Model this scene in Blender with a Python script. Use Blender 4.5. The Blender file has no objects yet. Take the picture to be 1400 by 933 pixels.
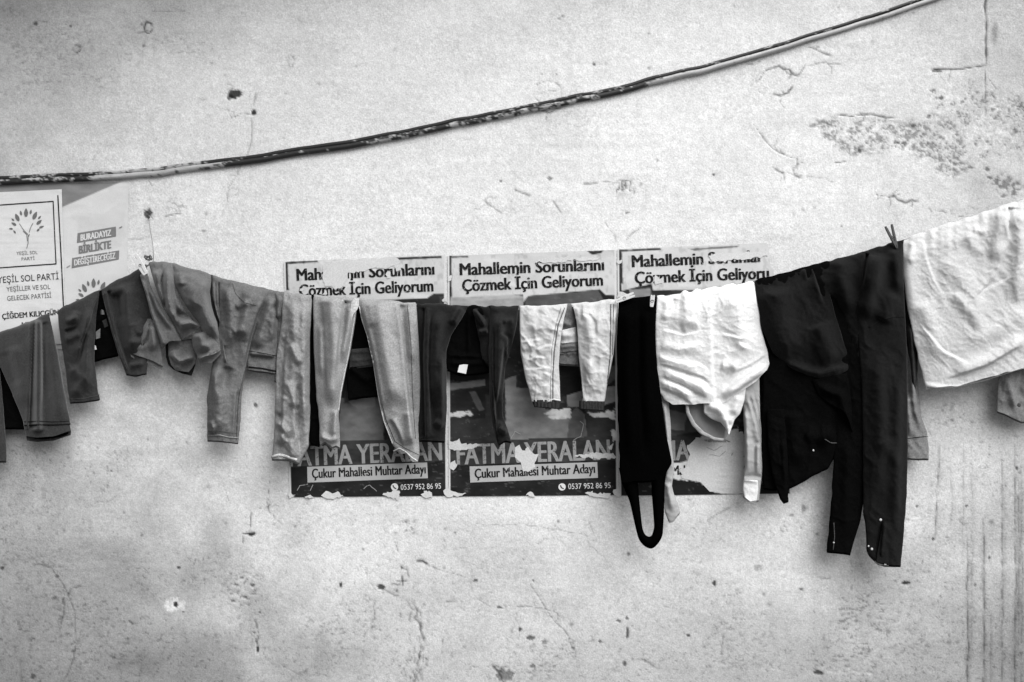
import bpy, bmesh, math, random
import numpy as np
from mathutils import Vector, Matrix

# ------------------------------------------------------------------ camera, light, exposure
SC = bpy.context.scene
S = 0.00225            # metres per photo pixel on the wall face (wall face is the plane y = 0)
LENS, SENSOR = 35.0, 36.0
D = LENS / SENSOR * 1400 * S      # camera distance from the wall, 3.06 m
ZC = 1.72                         # eye height
cam_d = bpy.data.cameras.new('camera'); cam = bpy.data.objects.new('camera', cam_d)
SC.collection.objects.link(cam)
cam.location = (0, -D, ZC); cam.rotation_euler = (math.radians(90), 0, 0)
cam_d.lens = LENS; cam_d.sensor_width = SENSOR; cam_d.clip_end = 400; cam_d.clip_start = 0.02
SC.camera = cam

SUN_EL, SUN_AZ = math.radians(50), math.radians(40)   # azimuth measured from the wall's outward normal towards the right
w = bpy.data.worlds.new('World'); SC.world = w; w.use_nodes = True
nt = w.node_tree; nt.nodes.clear()
sky = nt.nodes.new('ShaderNodeTexSky'); sky.sky_type = 'NISHITA'; sky.sun_disc = False
sky.sun_elevation = SUN_EL; sky.sun_rotation = math.pi - SUN_AZ
sky.air_density = 1.0; sky.dust_density = 6.0; sky.altitude = 100
bw = nt.nodes.new('ShaderNodeRGBToBW'); bg = nt.nodes.new('ShaderNodeBackground'); bg.inputs[1].default_value = 0.080
wo = nt.nodes.new('ShaderNodeOutputWorld')
nt.links.new(sky.outputs[0], bw.inputs[0]); nt.links.new(bw.outputs[0], bg.inputs[0]); nt.links.new(bg.outputs[0], wo.inputs[0])

sun_d = bpy.data.lights.new('sun', 'SUN'); sun_d.energy = 2.55; sun_d.angle = math.radians(64); sun_d.color = (1, 1, 1)
sun = bpy.data.objects.new('sun', sun_d); SC.collection.objects.link(sun)
to_sun = Vector((math.sin(SUN_AZ) * math.cos(SUN_EL), -math.cos(SUN_AZ) * math.cos(SUN_EL), math.sin(SUN_EL)))
sun.rotation_euler = to_sun.to_track_quat('Z', 'Y').to_euler(); sun.location = (3, -4, 6)
vs = SC.view_settings; vs.view_transform = 'Standard'; vs.look = 'None'; vs.exposure = 0.84; vs.gamma = 1.0; vs.use_curve_mapping = False

# ------------------------------------------------------------------ helpers
rng = np.random.default_rng(7)
col = SC.collection

def PX(px, py, y):
    """photo pixel -> world point at depth y (arrays)"""
    f = (D + y) / D
    return (px - 700.0) * S * f, y, ZC - (py - 466.5) * S * f

def P(px, py, y=0.0):
    a = PX(px, py, y); return Vector((float(a[0]), float(a[1]), float(a[2])))

def hash2(ix, iy, seed):
    h = (ix * 374761393 + iy * 668265263 + seed * 974634777) & 0xFFFFFFFF
    h = ((h ^ (h >> 13)) * 1274126177) & 0xFFFFFFFF
    h = ((h ^ (h >> 16)) * 2246822519) & 0xFFFFFFFF
    return ((h ^ (h >> 15)) & 0xFFFFFF) / float(0xFFFFFF)

def vnoise(x, y, seed=0):
    x = np.asarray(x, float); y = np.asarray(y, float)
    ix = np.floor(x); iy = np.floor(y); fx = x - ix; fy = y - iy
    ix = ix.astype(np.int64); iy = iy.astype(np.int64)
    u = fx * fx * fx * (fx * (fx * 6 - 15) + 10); v = fy * fy * fy * (fy * (fy * 6 - 15) + 10)
    a = hash2(ix, iy, seed); b = hash2(ix + 1, iy, seed); c = hash2(ix, iy + 1, seed); d = hash2(ix + 1, iy + 1, seed)
    return ((a * (1 - u) + b * u) * (1 - v) + (c * (1 - u) + d * u) * v) * 2 - 1     # -1..1

def fbm(x, y, octv=4, seed=0, gain=0.5):
    s = 0; a = 1; t = 0
    for o in range(octv):
        s = s + a * vnoise(x * 2 ** o + 17.3 * o, y * 2 ** o - 9.1 * o, seed + o); t += a; a *= gain
    return s / t

def ridged(x, y, octv=3, seed=0):
    s = 0; a = 1; t = 0
    for o in range(octv):
        s = s + a * (1 - np.abs(vnoise(x * 1.9 ** o + 5.7 * o, y * 1.9 ** o + 3.3 * o, seed + o)) * 2.0); t += a; a *= 0.5
    return s / t

def sstep(a, b, x):
    t = np.clip((x - a) / (b - a), 0, 1); return t * t * (3 - 2 * t)

def jag(pts, amp, step=6, seed=0, closed=False):
    """subdivide a polyline and shake it"""
    r = np.random.default_rng(seed); out = []
    pts = [tuple(p) for p in pts]
    if closed: pts = pts + [pts[0]]
    for (x0, y0), (x1, y1) in zip(pts[:-1], pts[1:]):
        n = max(1, int(math.hypot(x1 - x0, y1 - y0) / step))
        for k in range(n):
            t = k / n; s = amp if k else amp * 0.5
            out.append((x0 + (x1 - x0) * t + r.normal() * s, y0 + (y1 - y0) * t + r.normal() * s))
    if not closed: out.append(pts[-1])
    return out

def poly_dist(X, Y, pts):
    """signed distance to a polyline, arc parameter 0..1"""
    pts = np.asarray(pts, float); seg = np.hypot(*(pts[1:] - pts[:-1]).T); tot = seg.sum() + 1e-9; acc = 0
    best = np.full(X.shape, 1e9); sg = np.zeros(X.shape); pr = np.zeros(X.shape)
    for i in range(len(seg)):
        ax, ay = pts[i]; bx, by = pts[i + 1]; dx, dy = bx - ax, by - ay; L2 = dx * dx + dy * dy + 1e-9
        t = np.clip(((X - ax) * dx + (Y - ay) * dy) / L2, 0, 1)
        qx = X - ax - t * dx; qy = Y - ay - t * dy; d = np.hypot(qx, qy); m = d < best
        best = np.where(m, d, best); sg = np.where(m, np.sign(dx * qy - dy * qx), sg); pr = np.where(m, (acc + t * seg[i]) / tot, pr)
        acc += seg[i]
    return best, sg, pr

def in_poly(X, Y, pts):
    c = np.zeros(X.shape, bool); n = len(pts)
    for i in range(n):
        x0, y0 = pts[i]; x1, y1 = pts[(i + 1) % n]
        if y0 == y1: continue
        m = ((y0 > Y) != (y1 > Y)) & (X < (x1 - x0) * (Y - y0) / (y1 - y0) + x0); c ^= m
    return c

def mesh_np(name, verts, faces, smooth=True, attrs=None):
    me = bpy.data.meshes.new(name)
    verts = np.asarray(verts, np.float32); faces = np.asarray(faces, np.int32); n = len(faces); k = faces.shape[1]
    me.vertices.add(len(verts)); me.vertices.foreach_set('co', verts.ravel())
    me.loops.add(n * k); me.loops.foreach_set('vertex_index', faces.ravel())
    me.polygons.add(n); me.polygons.foreach_set('loop_start', np.arange(0, n * k, k, dtype=np.int32))
    me.polygons.foreach_set('loop_total', np.full(n, k, np.int32))
    me.polygons.foreach_set('use_smooth', np.full(n, smooth, bool))
    for an, av in (attrs or {}).items():
        a = me.attributes.new(an, 'FLOAT', 'POINT'); a.data.foreach_set('value', np.asarray(av, np.float32).ravel())
    me.update(calc_edges=True); me.validate(); return me

def link(name, me, mat, parent=None, label=None):
    o = bpy.data.objects.new(name, me); col.objects.link(o)
    if mat: me.materials.clear(); me.materials.append(mat)
    if parent is not None:
        o.parent = parent
        off = parent_world(parent)
        if off.length > 0: me.transform(Matrix.Translation(-off))
    if label: o['label'] = label
    return o

def parent_world(p):
    v = Vector((0, 0, 0))
    while p is not None: v = v + p.location; p = p.parent
    return v

def thing(name, label, cat, loc, group=None):
    o = bpy.data.objects.new(name, None); col.objects.link(o); o.empty_display_size = 0.05
    o.location = loc; o['label'] = label; o['category'] = cat
    if group: o['group'] = group
    return o

def tag(o, label, cat, group=None):
    o['label'] = label; o['category'] = cat
    if group: o['group'] = group
    return o

def grid_faces(nv, nu):
    i = np.arange(nv * nu).reshape(nv, nu)
    return np.stack([i[:-1, :-1], i[1:, :-1], i[1:, 1:], i[:-1, 1:]], -1).reshape(-1, 4)

def tube(name, pts, r, mat, parent=None, seg=8, rfun=None):
    pts = [Vector(p) for p in pts]; n = len(pts); V = []; F = []
    for i, p in enumerate(pts):
        t = (pts[min(i + 1, n - 1)] - pts[max(i - 1, 0)]).normalized()
        a = t.cross(Vector((0, 1, 0))); a = a.normalized() if a.length > 1e-4 else Vector((1, 0, 0)); b = t.cross(a)
        rr = r * (rfun(i / (n - 1)) if rfun else 1)
        for k in range(seg):
            th = 2 * math.pi * k / seg; V.append(p + a * math.cos(th) * rr + b * math.sin(th) * rr)
    for i in range(n - 1):
        for k in range(seg): F.append((i * seg + k, i * seg + (k + 1) % seg, (i + 1) * seg + (k + 1) % seg, (i + 1) * seg + k))
    me = bpy.data.meshes.new(name)
    me.from_pydata([tuple(v) for v in V], [], F + [tuple(range(seg))[::-1], tuple(range((n - 1) * seg, n * seg))])
    for p in me.polygons: p.use_smooth = len(p.vertices) == 4
    return link(name, me, mat, parent)

def smooth_pts(pts, n, win=0.04):
    p = np.asarray(pts, float); s = np.concatenate([[0], np.cumsum(np.hypot(*(p[1:] - p[:-1]).T))]); s /= s[-1]
    t = np.linspace(0, 1, 401); x = np.interp(t, s, p[:, 0]); y = np.interp(t, s, p[:, 1])
    k = max(1, int(win * 400)); ker = np.hanning(2 * k + 1 + 2)[1:-1]; ker /= ker.sum()
    def sm(a):
        q = np.concatenate([2 * a[0] - a[k:0:-1], a, 2 * a[-1] - a[-2:-k - 2:-1]]); return np.convolve(q, ker, 'valid')
    x, y = sm(x), sm(y); u = np.linspace(0, 1, n); return np.interp(u, t, x), np.interp(u, t, y)

# ------------------------------------------------------------------ materials
def worn(name, ink, under, amount=.6):
    """printed ink cracked and rubbed through to what is below it"""
    m, t, b = new_mat(name); tc = node(t, 'ShaderNodeTexCoord'); n = nz(t, tc.outputs['Object'], 190, 4, .7); n2 = nz(t, tc.outputs['Object'], 30, 2, .5)
    k = mathn(t, 'ADD', mathn(t, 'MULTIPLY', n, 1.0), mathn(t, 'MULTIPLY', n2, .35)); r = node(t, 'ShaderNodeMapRange'); r.inputs['From Min'].default_value = amount; r.inputs['From Max'].default_value = amount + .12
    r.inputs['To Min'].default_value = ink; r.inputs['To Max'].default_value = under; t.links.new(k, r.inputs['Value']); t.links.new(r.outputs[0], b.inputs['Base Color'])
    b.inputs['Roughness'].default_value = .85; b.inputs['Specular IOR Level'].default_value = .08; return m

def new_mat(name):
    m = bpy.data.materials.new(name); m.use_nodes = True; t = m.node_tree; t.nodes.clear()
    out = t.nodes.new('ShaderNodeOutputMaterial'); b = t.nodes.new('ShaderNodeBsdfPrincipled'); t.links.new(b.outputs[0], out.inputs[0])
    return m, t, b

def node(t, typ, **kw):
    n = t.nodes.new(typ)
    for k, v in kw.items():
        if k.startswith('i_'): n.inputs[k[2:].replace('_', ' ')].default_value = v
        else: setattr(n, k, v)
    return n

def mathn(t, op, a, b=None):
    n = t.nodes.new('ShaderNodeMath'); n.operation = op
    for i, v in enumerate((a, b)):
        if v is None: continue
        if isinstance(v, (int, float)): n.inputs[i].default_value = v
        else: t.links.new(v, n.inputs[i])
    return n.outputs[0]

def nz(t, vec, scale, detail=2.0, rough=0.5, stretch=None):
    n = node(t, 'ShaderNodeTexNoise'); n.inputs['Scale'].default_value = scale; n.inputs['Detail'].default_value = detail; n.inputs['Roughness'].default_value = rough
    if stretch:
        mp = node(t, 'ShaderNodeMapping'); mp.inputs['Scale'].default_value = stretch; t.links.new(vec, mp.inputs[0]); vec = mp.outputs[0]
    t.links.new(vec, n.inputs['Vector']); return n.outputs[0]

def tone_mat(name, grain=0.16, gscale=330, bump=0.25, bscale=240, rough=0.9, mid=0.10, spec=0.25, attr='tone', base=1.0, stretch=None, bdist=0.001):
    """grey from a point attribute (or a constant) times fine procedural grain"""
    m, t, b = new_mat(name); tc = node(t, 'ShaderNodeTexCoord'); v = tc.outputs['Object']
    g = nz(t, v, gscale, 2, 0.6); k = nz(t, v, 28, 4, 0.6, stretch)
    f = mathn(t, 'ADD', mathn(t, 'MULTIPLY', mathn(t, 'SUBTRACT', g, 0.5), grain * 2), 1.0)
    f = mathn(t, 'ADD', f, mathn(t, 'MULTIPLY', mathn(t, 'SUBTRACT', k, 0.5), mid * 2))
    if attr:
        a = node(t, 'ShaderNodeAttribute', attribute_name=attr); f = mathn(t, 'MULTIPLY', f, a.outputs['Fac'])
    f = mathn(t, 'MULTIPLY', f, base)
    t.links.new(f, b.inputs['Base Color']); b.inputs['Roughness'].default_value = rough; b.inputs['Specular IOR Level'].default_value = spec
    if bump:
        h = nz(t, v, bscale, 3, 0.65); bp = node(t, 'ShaderNodeBump'); bp.inputs['Strength'].default_value = bump; bp.inputs['Distance'].default_value = bdist
        t.links.new(h, bp.inputs['Height']); t.links.new(bp.outputs[0], b.inputs['Normal'])
    return m

def fabric(name, val, grain=0.55, mid=0.2, bump=0.6, bscale=300, wr=0.0, wscale=45, sheen=0.0, stretch=None, gscale=210):
    m, t, b = new_mat(name); tc = node(t, 'ShaderNodeTexCoord'); v = tc.outputs['Object']
    g = nz(t, v, gscale, 2, 0.6); k = nz(t, v, 30, 4, 0.62, stretch)
    f = mathn(t, 'ADD', mathn(t, 'MULTIPLY', mathn(t, 'SUBTRACT', g, 0.5), grain * 2), 1.0)
    f = mathn(t, 'ADD', f, mathn(t, 'MULTIPLY', mathn(t, 'SUBTRACT', k, 0.5), mid * 2))
    f = mathn(t, 'MULTIPLY', f, val)
    t.links.new(f, b.inputs['Base Color']); b.inputs['Roughness'].default_value = 0.95; b.inputs['Specular IOR Level'].default_value = min(.12, val * .6)
    b.inputs['Sheen Weight'].default_value = sheen; b.inputs['Sheen Roughness'].default_value = 0.5
    h = nz(t, v, bscale, 2, 0.6); bp = node(t, 'ShaderNodeBump'); bp.inputs['Strength'].default_value = bump; bp.inputs['Distance'].default_value = 0.0008
    t.links.new(h, bp.inputs['Height']); nrm = bp.outputs[0]
    if wr:
        wv = node(t, 'ShaderNodeTexNoise', noise_type='RIDGED_MULTIFRACTAL'); wv.inputs['Scale'].default_value = wscale; wv.inputs['Detail'].default_value = 3
        wv.inputs['Distortion'].default_value = 0.6; t.links.new(v, wv.inputs['Vector'])
        b2 = node(t, 'ShaderNodeBump'); b2.inputs['Strength'].default_value = wr; b2.inputs['Distance'].default_value = 0.003
        t.links.new(wv.outputs[0], b2.inputs['Height']); t.links.new(nrm, b2.inputs['Normal']); nrm = b2.outputs[0]
    t.links.new(nrm, b.inputs['Normal']); return m

def plain(name, val, rough=0.8, grain=0.1, spec=0.3, gscale=300):
    return tone_mat(name, grain=grain, gscale=gscale, bump=0.1, rough=rough, attr=None, base=val, spec=spec)

M = dict(
    wall=tone_mat('weathered_plaster', grain=0.42, gscale=210, bump=0.55, bscale=170, mid=0.05, bdist=0.0016),
    paper=tone_mat('printed_paper', grain=0.13, gscale=330, bump=0.15, mid=0.07, spec=0.08, rough=0.85),
    torn=plain('torn_paper_backing', 0.52, 0.95, 0.3, 0.1, 210), ink_black=worn('black_ink', .012, .40, .78), ink_grey=plain('grey_ink', 0.10, 0.8, 0.2),
    ink_pale=worn('pale_ink', .27, .04, .74), ink_white=worn('white_ink', .6, .12, .80),
    cable=tone_mat('peeling_cable_sheath', grain=0.25, gscale=220, bump=0.3, rough=0.6, spec=0.4),
    rope=plain('grey_cord', 0.16, 0.9, 0.2), iron=plain('rusty_iron', 0.06, 0.6, 0.3, 0.5),
    peg_white=plain('white_plastic', 0.55, 0.5, 0.06, 0.4), peg_dark=plain('dark_plastic', 0.06, 0.5, 0.1, 0.4), metal=plain('bright_snap', 0.45, 0.3, 0.05, 0.8),
    ground=tone_mat('asphalt', grain=0.3, gscale=120, bump=0.6, bscale=90, attr=None, base=0.10),
    tag=plain('white_tag', 0.65, 0.8, 0.05),
)

# ------------------------------------------------------------------ ground and wall
def make_ground():
    bm = bmesh.new()
    xs = [-60, -8, -4, -2, 0, 2, 4, 8, 60]; ys = [-60, -8, -4, -2, -1, 0.29]
    V = [[bm.verts.new((x, y, 0)) for x in xs] for y in ys]
    for j in range(len(ys) - 1):
        for i in range(len(xs) - 1): bm.faces.new((V[j][i], V[j][i + 1], V[j + 1][i + 1], V[j + 1][i]))
    me = bpy.data.meshes.new('ground'); bm.to_mesh(me); bm.free()
    o = link('ground', me, M['ground']); o['kind'] = 'structure'; return o
make_ground()

POSTERS = dict(
    a=[(388, 358), (609, 349), (611.5, 678), (396, 680)],
    b=[(612, 350), (842, 342), (845, 677), (613.5, 679)],
    c=[(844, 341), (1080, 331), (1082, 675), (847, 678)],
    p1=[(-62, 266), (84.5, 259), (90, 470), (-58, 480)],
    p2=[(-70, 254), (176, 249), (172, 470), (-60, 490)],
)

def wall_fields(X, Y):
    """X, Y photo-pixel grids -> displacement towards the viewer in mm, albedo"""
    H = np.zeros(X.shape); T = np.full(X.shape, 0.62)
    # broad unevenness of hand-trowelled plaster
    H += 2.6 * fbm(X / 170, Y / 120, 3, 3) + 0.8 * fbm(X / 38, Y / 26, 3, 11)
    H += 0.32 * fbm(X / 9, Y / 6, 3, 21)
    T *= 1 + 0.055 * fbm(X / 260, Y / 190, 3, 31) + 0.05 * fbm(X / 55, Y / 45, 4, 41) + 0.07 * fbm(X / 6, Y / 5, 3, 43, .7)
    T *= 1 + .085 * fbm(X / 95, Y / 70, 4, 44, .6) + .05 * fbm(X / 130, Y / 9, 3, 45) * sstep(-.1, .4, vnoise(X / 160, Y / 120, 46)) + .05 * fbm(X / 12, Y / 90, 3, 47) * sstep(-.1, .5, vnoise(X / 120, Y / 200, 48))
    T *= 1 + .095 * vnoise(X / 2.3, Y / 2.3, 49) + .05 * vnoise(X / 5, Y / 4.4, 50)
    low = sstep(-.2, .9, (Y - 560) / 420 + .6 * fbm(X / 90, Y / 70, 3, 55)) + sstep(.0, .9, (300 - X) / 500 + .6 * fbm(X / 70, Y / 70, 3, 56)) + .5 * sstep(.2, 1., (X - 1050) / 350 + .5 * fbm(X / 70, Y / 70, 3, 57))
    spk = fbm(X / 4.6, Y / 4.2, 4, 58, .75); T *= 1 - .40 * np.clip(low, 0, 1.2) * sstep(.22, .62, spk); H -= .5 * np.clip(low, 0, 1) * sstep(.2, .6, spk)
    H += .5 * fbm(X / 60, Y / 7, 3, 59) * sstep(-.1, .4, vnoise(X / 140, Y / 100, 60))
    # corner and edge light falloff painted into the albedo, plus splash dirt low down
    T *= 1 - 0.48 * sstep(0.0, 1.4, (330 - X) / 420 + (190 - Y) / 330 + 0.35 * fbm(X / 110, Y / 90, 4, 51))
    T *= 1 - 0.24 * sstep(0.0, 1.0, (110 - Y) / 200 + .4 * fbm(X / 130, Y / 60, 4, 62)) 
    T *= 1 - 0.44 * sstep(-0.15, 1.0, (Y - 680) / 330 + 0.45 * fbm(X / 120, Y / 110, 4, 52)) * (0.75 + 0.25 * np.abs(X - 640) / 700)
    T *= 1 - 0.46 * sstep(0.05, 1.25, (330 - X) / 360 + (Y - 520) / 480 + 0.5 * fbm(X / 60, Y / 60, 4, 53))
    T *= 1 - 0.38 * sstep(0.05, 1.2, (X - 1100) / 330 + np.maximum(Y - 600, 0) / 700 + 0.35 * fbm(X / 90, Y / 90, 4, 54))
    # small random pits and specks, denser low down
    def bbox(x, y, r):
        i0, i1 = np.searchsorted(Y[:, 0], [y - r, y + r]); j0, j1 = np.searchsorted(X[0], [x - r, x + r]); return slice(i0, i1), slice(j0, j1)
    r = np.random.default_rng(3)
    for k in range(520):
        x = r.uniform(-260, 1660); y = r.uniform(-250, 1180) if r.random() < 0.45 else r.uniform(560, 1180)
        a = r.uniform(0.9, 2.4) * (1 if r.random() < 0.93 else 1.8); s = bbox(x, y, a * 4)
        if H[s].size == 0: continue
        q = ((X[s] - x) / a) ** 2 + ((Y[s] - y) / (a * r.uniform(0.6, 1.3))) ** 2; g = np.exp(-q)
        H[s] -= g * r.uniform(0.4, 1.2); T[s] *= 1 - g * r.uniform(0.2, 0.75)
    def stroke(pts, wd, depth, dark, jit=1.4, seed=0, step=7, broken=0.0, lip=0.0, branch=True):
        if branch and depth >= .6 and 30 < math.hypot(pts[-1][0] - pts[0][0], pts[-1][1] - pts[0][1]) < 190 and dark < .75:
            rb = np.random.default_rng(seed + 900)
            for q in range(rb.integers(1, 4)):
                i = rb.integers(0, len(pts) - 1); f = rb.random(); bx = pts[i][0] * (1 - f) + pts[i + 1][0] * f; by = pts[i][1] * (1 - f) + pts[i + 1][1] * f; a = rb.uniform(0, 6.28); ln = rb.uniform(6, 20)
                stroke([(bx, by), (bx + ln * .5 * math.cos(a), by + ln * .5 * math.sin(a)), (bx + ln * math.cos(a + .5), by + ln * math.sin(a + .5))], wd * .8, depth * .7, dark * .75, jit, seed + 31 + q, 5, 0, 0, False)
        pj = jag(pts, jit, step, seed); a = np.asarray(pj); mg = wd * 5 + 4
        i0, i1 = np.searchsorted(Y[:, 0], [a[:, 1].min() - mg, a[:, 1].max() + mg]); j0, j1 = np.searchsorted(X[0], [a[:, 0].min() - mg, a[:, 0].max() + mg])
        s = (slice(i0, i1), slice(j0, j1))
        if X[s].size == 0: return
        d, sg, pr = poly_dist(X[s], Y[s], pj)
        wv = wd * (0.7 + 0.5 * vnoise(X[s] / 9, Y[s] / 9, seed + 5))
        g = np.exp(-(d / np.maximum(wv, 0.4)) ** 2) * np.clip(np.minimum(pr, 1 - pr) * 8 + 0.25, 0, 1)
        if broken: g *= sstep(broken - 0.35, broken + 0.25, vnoise(X[s] / 6, Y[s] / 6, seed + 9) * 0.5 + 0.5)
        H[s] -= g * depth * 1.4; T[s] *= 1 - np.clip(g * dark * 1.15, -1, .97)
        if lip: H[s] += lip * np.exp(-((d - wd * 1.6) / (wd * 1.2)) ** 2) * (sg > 0)
    def blot(x, y, rx, ry, depth, dark, rough=0.5, seed=0, ns=4.0, light=0.0):
        s = bbox(x, y, max(rx, ry) * 2.2)
        if X[s].size == 0: return
        q = np.hypot((X[s] - x) / rx, (Y[s] - y) / ry) + rough * fbm(X[s] / ns, Y[s] / ns, 3, seed + 3); g = 1 - sstep(0.7 if ns < 8 else 0.1, 1.15 if ns < 8 else 1.5, q)
        H[s] -= g * depth; T[s] *= 1 - g * dark
        if light: T[s] = T[s] * (1 - g * light) + 0.72 * g * light
    def ring(x, y, rx, ry, wd=1.6, depth=0.8, dark=0.5, seed=0, broken=0.45):
        stroke([(x + rx * math.cos(t), y + ry * math.sin(t)) for t in np.linspace(0, 6.3, 22)], wd, depth, dark, 0.8, seed, 5, broken)
    def rough_zone(poly, thr, depth, dark, soft=14, seed=0, sx=7, sy=6, base=1.0):
        a = np.asarray(poly, float); i0, i1 = np.searchsorted(Y[:, 0], [a[:, 1].min() - 30, a[:, 1].max() + 30]); j0, j1 = np.searchsorted(X[0], [a[:, 0].min() - 30, a[:, 0].max() + 30])
        s = (slice(i0, i1), slice(j0, j1))
        if X[s].size == 0: return
        d, _, _ = poly_dist(X[s], Y[s], list(poly) + [poly[0]]); ins = in_poly(X[s], Y[s], poly); sd = np.where(ins, d, -d) + 9 * fbm(X[s] / 16, Y[s] / 14, 3, seed + 1)
        mk = sstep(-2, soft, sd); n = fbm(X[s] / sx, Y[s] / sy, 5, seed + 2, .7) + .3 * fbm(X[s] / 24, Y[s] / 20, 2, seed + 5)
        pit = sstep(thr, thr + 0.22, n) * mk
        H[s] += mk * 1.3 * n - pit * depth * 1.3 - mk * .7; T[s] *= 1 + .20 * mk * sstep(.05, .4, -n); T[s] *= (1 - pit * dark) * (1 - mk * (1 - base))
    # fine rough plaster everywhere in patches
    def bumps(x, y, rx, ry, amp, dark, seed):
        s = bbox(x, y, max(rx, ry) * 1.6)
        if X[s].size == 0: return
        q = np.hypot((X[s] - x) / rx, (Y[s] - y) / ry) + 0.35 * fbm(X[s] / 22, Y[s] / 22, 3, seed); mk = 1 - sstep(0.55, 1.15, q)
        n = fbm((X[s] + .4 * Y[s]) / 6, Y[s] / 3.4, 4, seed + 1, .65); H[s] += mk * amp * n * .75; T[s] *= 1 - mk * dark * sstep(0.15, 0.5, -n)
    for a in ((250, 62, 60, 18, 1.1, 0.35, 61), (100, 85, 120, 60, 0.7, 0.25, 62), (60, 60, 80, 60, .6, .2, 63), (333, 812, 34, 55, 2.2, 0.45, 64), (1170, 868, 55, 75, 1.5, 0.5, 65), (240, 287, 26, 18, 1.4, .4, 66),
              (560, 720, 18, 14, 1.0, .6, 67), (100, 880, 110, 70, .9, .35, 68), (1240, 860, 60, 50, .8, .3, 69), (858, 256, 26, 14, 1.0, .5, 70), (715, 280, 60, 30, .6, .2, 71), (1340, 300, 60, 20, .8, .35, 72),
              (470, 860, 60, 40, .8, .35, 73), (60, 780, 60, 50, .7, .3, 74), (1010, 880, 60, 50, .7, .3, 75), (780, 165, 40, 18, .7, .25, 76), (1310, 570, 45, 22, 1.2, .4, 77), (1040, 100, 60, 26, .8, .2, 78),
              (1390, 160, 30, 40, 1.0, .5, 79), (330, 270, 30, 24, .7, .2, 80), (740, 900, 70, 30, .8, .35, 81)): bumps(*a)
    # ---- upper left
    ring(13, 43, 4, 3.5, 1.2, .7, .4, 1); blot(49, 33, 4, 3, 1, .75, .5, 2); stroke([(46, 31), (68, 29)], 1.2, .5, .4, .6, 2)
    ring(105, 67, 5, 5, 1.6, .9, .75, 3, .3); ring(203, 38, 5.5, 7.5, 1.7, 1.2, .8, 4, .2); stroke([(188, 46), (203, 42)], 1.3, .6, .5, 1, 5)
    blot(97, 36, 2, 1.6, .7, .7, .3, 6); stroke([(205, 16), (268, 15)], 1.0, .4, .35, .5, 7, 8, .5); ring(398, 84, 4, 8, 1.3, .7, .4, 8, .4)
    blot(323, 129, 12, 5.5, 3.2, .93, .55, 9, 5); blot(314, 133, 4, 4, 2, .8, .5, 10); ring(314, 119, 5, 3, 1.2, .6, .55, 11, .4); blot(347, 154, 3.4, 4.4, 3.0, .95, .35, 12, 4)
    stroke([(309, 148), (316, 161), (330, 155), (345, 157)], 0.9, .7, .45, .8, 13); stroke([(347, 160), (342, 195), (336, 215), (327, 232), (312, 258), (309, 284)], 1.0, .7, .38, 1.2, 14)
    stroke([(350, 128), (346, 144)], 1.6, .6, .4, 1, 15); ring(278, 134, 4, 3, 1.2, .5, .3, 16); stroke([(203, 247), (209, 256)], 1.0, .5, .4, .5, 17)
    blot(202, 292, 5.5, 6, 2.6, .85, .6, 18, 3); stroke([(196, 286), (210, 300)], 1.2, .9, .7, 1, 19); stroke([(236, 273), (243, 284), (248, 293)], 1.2, .7, .5, 1, 20); stroke([(225, 297), (248, 293)], 1.4, .8, .55, 1.2, 22)
    stroke([(176, 258), (177, 330)], 0.8, .4, .22, .5, 23, 12); blot(278, 316, 3, 2, .6, .5, .5, 24); stroke([(160, 330), (196, 325)], 1, .3, .3, 1, 25)
    # ---- upper middle
    ring(749, 127, 19, 16, 1.3, .8, .45, 26, .35); stroke([(738, 128), (760, 124)], 1.2, .5, .4, 1.5, 27); stroke([(735, 148), (751, 154), (768, 148)], 1.6, .9, .55, 1.4, 28)
    blot(812, 88, 2.4, 2, .9, .75, .4, 29); stroke([(702, 259), (714, 264), (726, 268)], 1.8, .9, .55, 1.2, 30); stroke([(660, 274), (668, 280), (680, 288), (688, 293)], 1.3, .7, .42, 1.6, 31)
    stroke([(755, 274), (762, 283), (768, 292)], 1.5, .7, .48, 1.5, 32); stroke([(797, 252), (818, 250)], 1.5, .8, .55, .8, 33, 5, .4); stroke([(822, 249), (872, 246)], .9, .5, .4, .7, 34)
    for i, x in enumerate((846, 851, 856, 862, 868)): stroke([(x, 248), (x - 2, 266 - 4 * (i % 2))], 1.3, .8, .6, 1.2, 35 + i, 4, .3)
    blot(751, 244, 4, 2.4, .9, .6, .6, 41); blot(685, 248, 2, 2, .6, .6, .3, 42); stroke([(855, 329), (876, 311)], 1.3, .8, .5, 1, 43); blot(858, 291, 3, 1.8, .7, .6, .5, 44); stroke([(827, 304), (840, 322), (842, 330)], 1, .5, .35, 1.4, 45)
    # ---- upper right: vertical joint, blistered ring, peeled area
    stroke([(1349, -60), (1348, 20), (1349, 55), (1348, 90)], 1.8, 2.2, .80, .7, 50, 9); stroke([(1347, 92), (1347, 160)], 1.2, 1, .6, .8, 51, 7, .5)
    stroke([(1274, 95), (1290, 95), (1322, 94), (1347, 90)], 1.6, 1.4, .75, .9, 52); blot(1280, 97, 7, 3, 1.5, .7, .6, 53, 3); blot(1360, 46, 5, 18, .4, .42, .4, 54, 9); stroke([(1300, 96), (1296, 112)], 1.1, .6, .4, 1, 55)
    stroke([(1034, 112), (1045, 97), (1065, 91), (1080, 96), (1087, 104), (1092, 102), (1101, 89)], 1.7, 1.2, .62, 1.0, 56, 6, 0, .5); stroke([(1101, 89), (1126, 86), (1152, 89)], 1.1, .7, .42, 1, 57); stroke([(1054, 129), (1068, 131), (1078, 127), (1084, 117)], 1.7, 1.1, .68, .9, 58)
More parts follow.
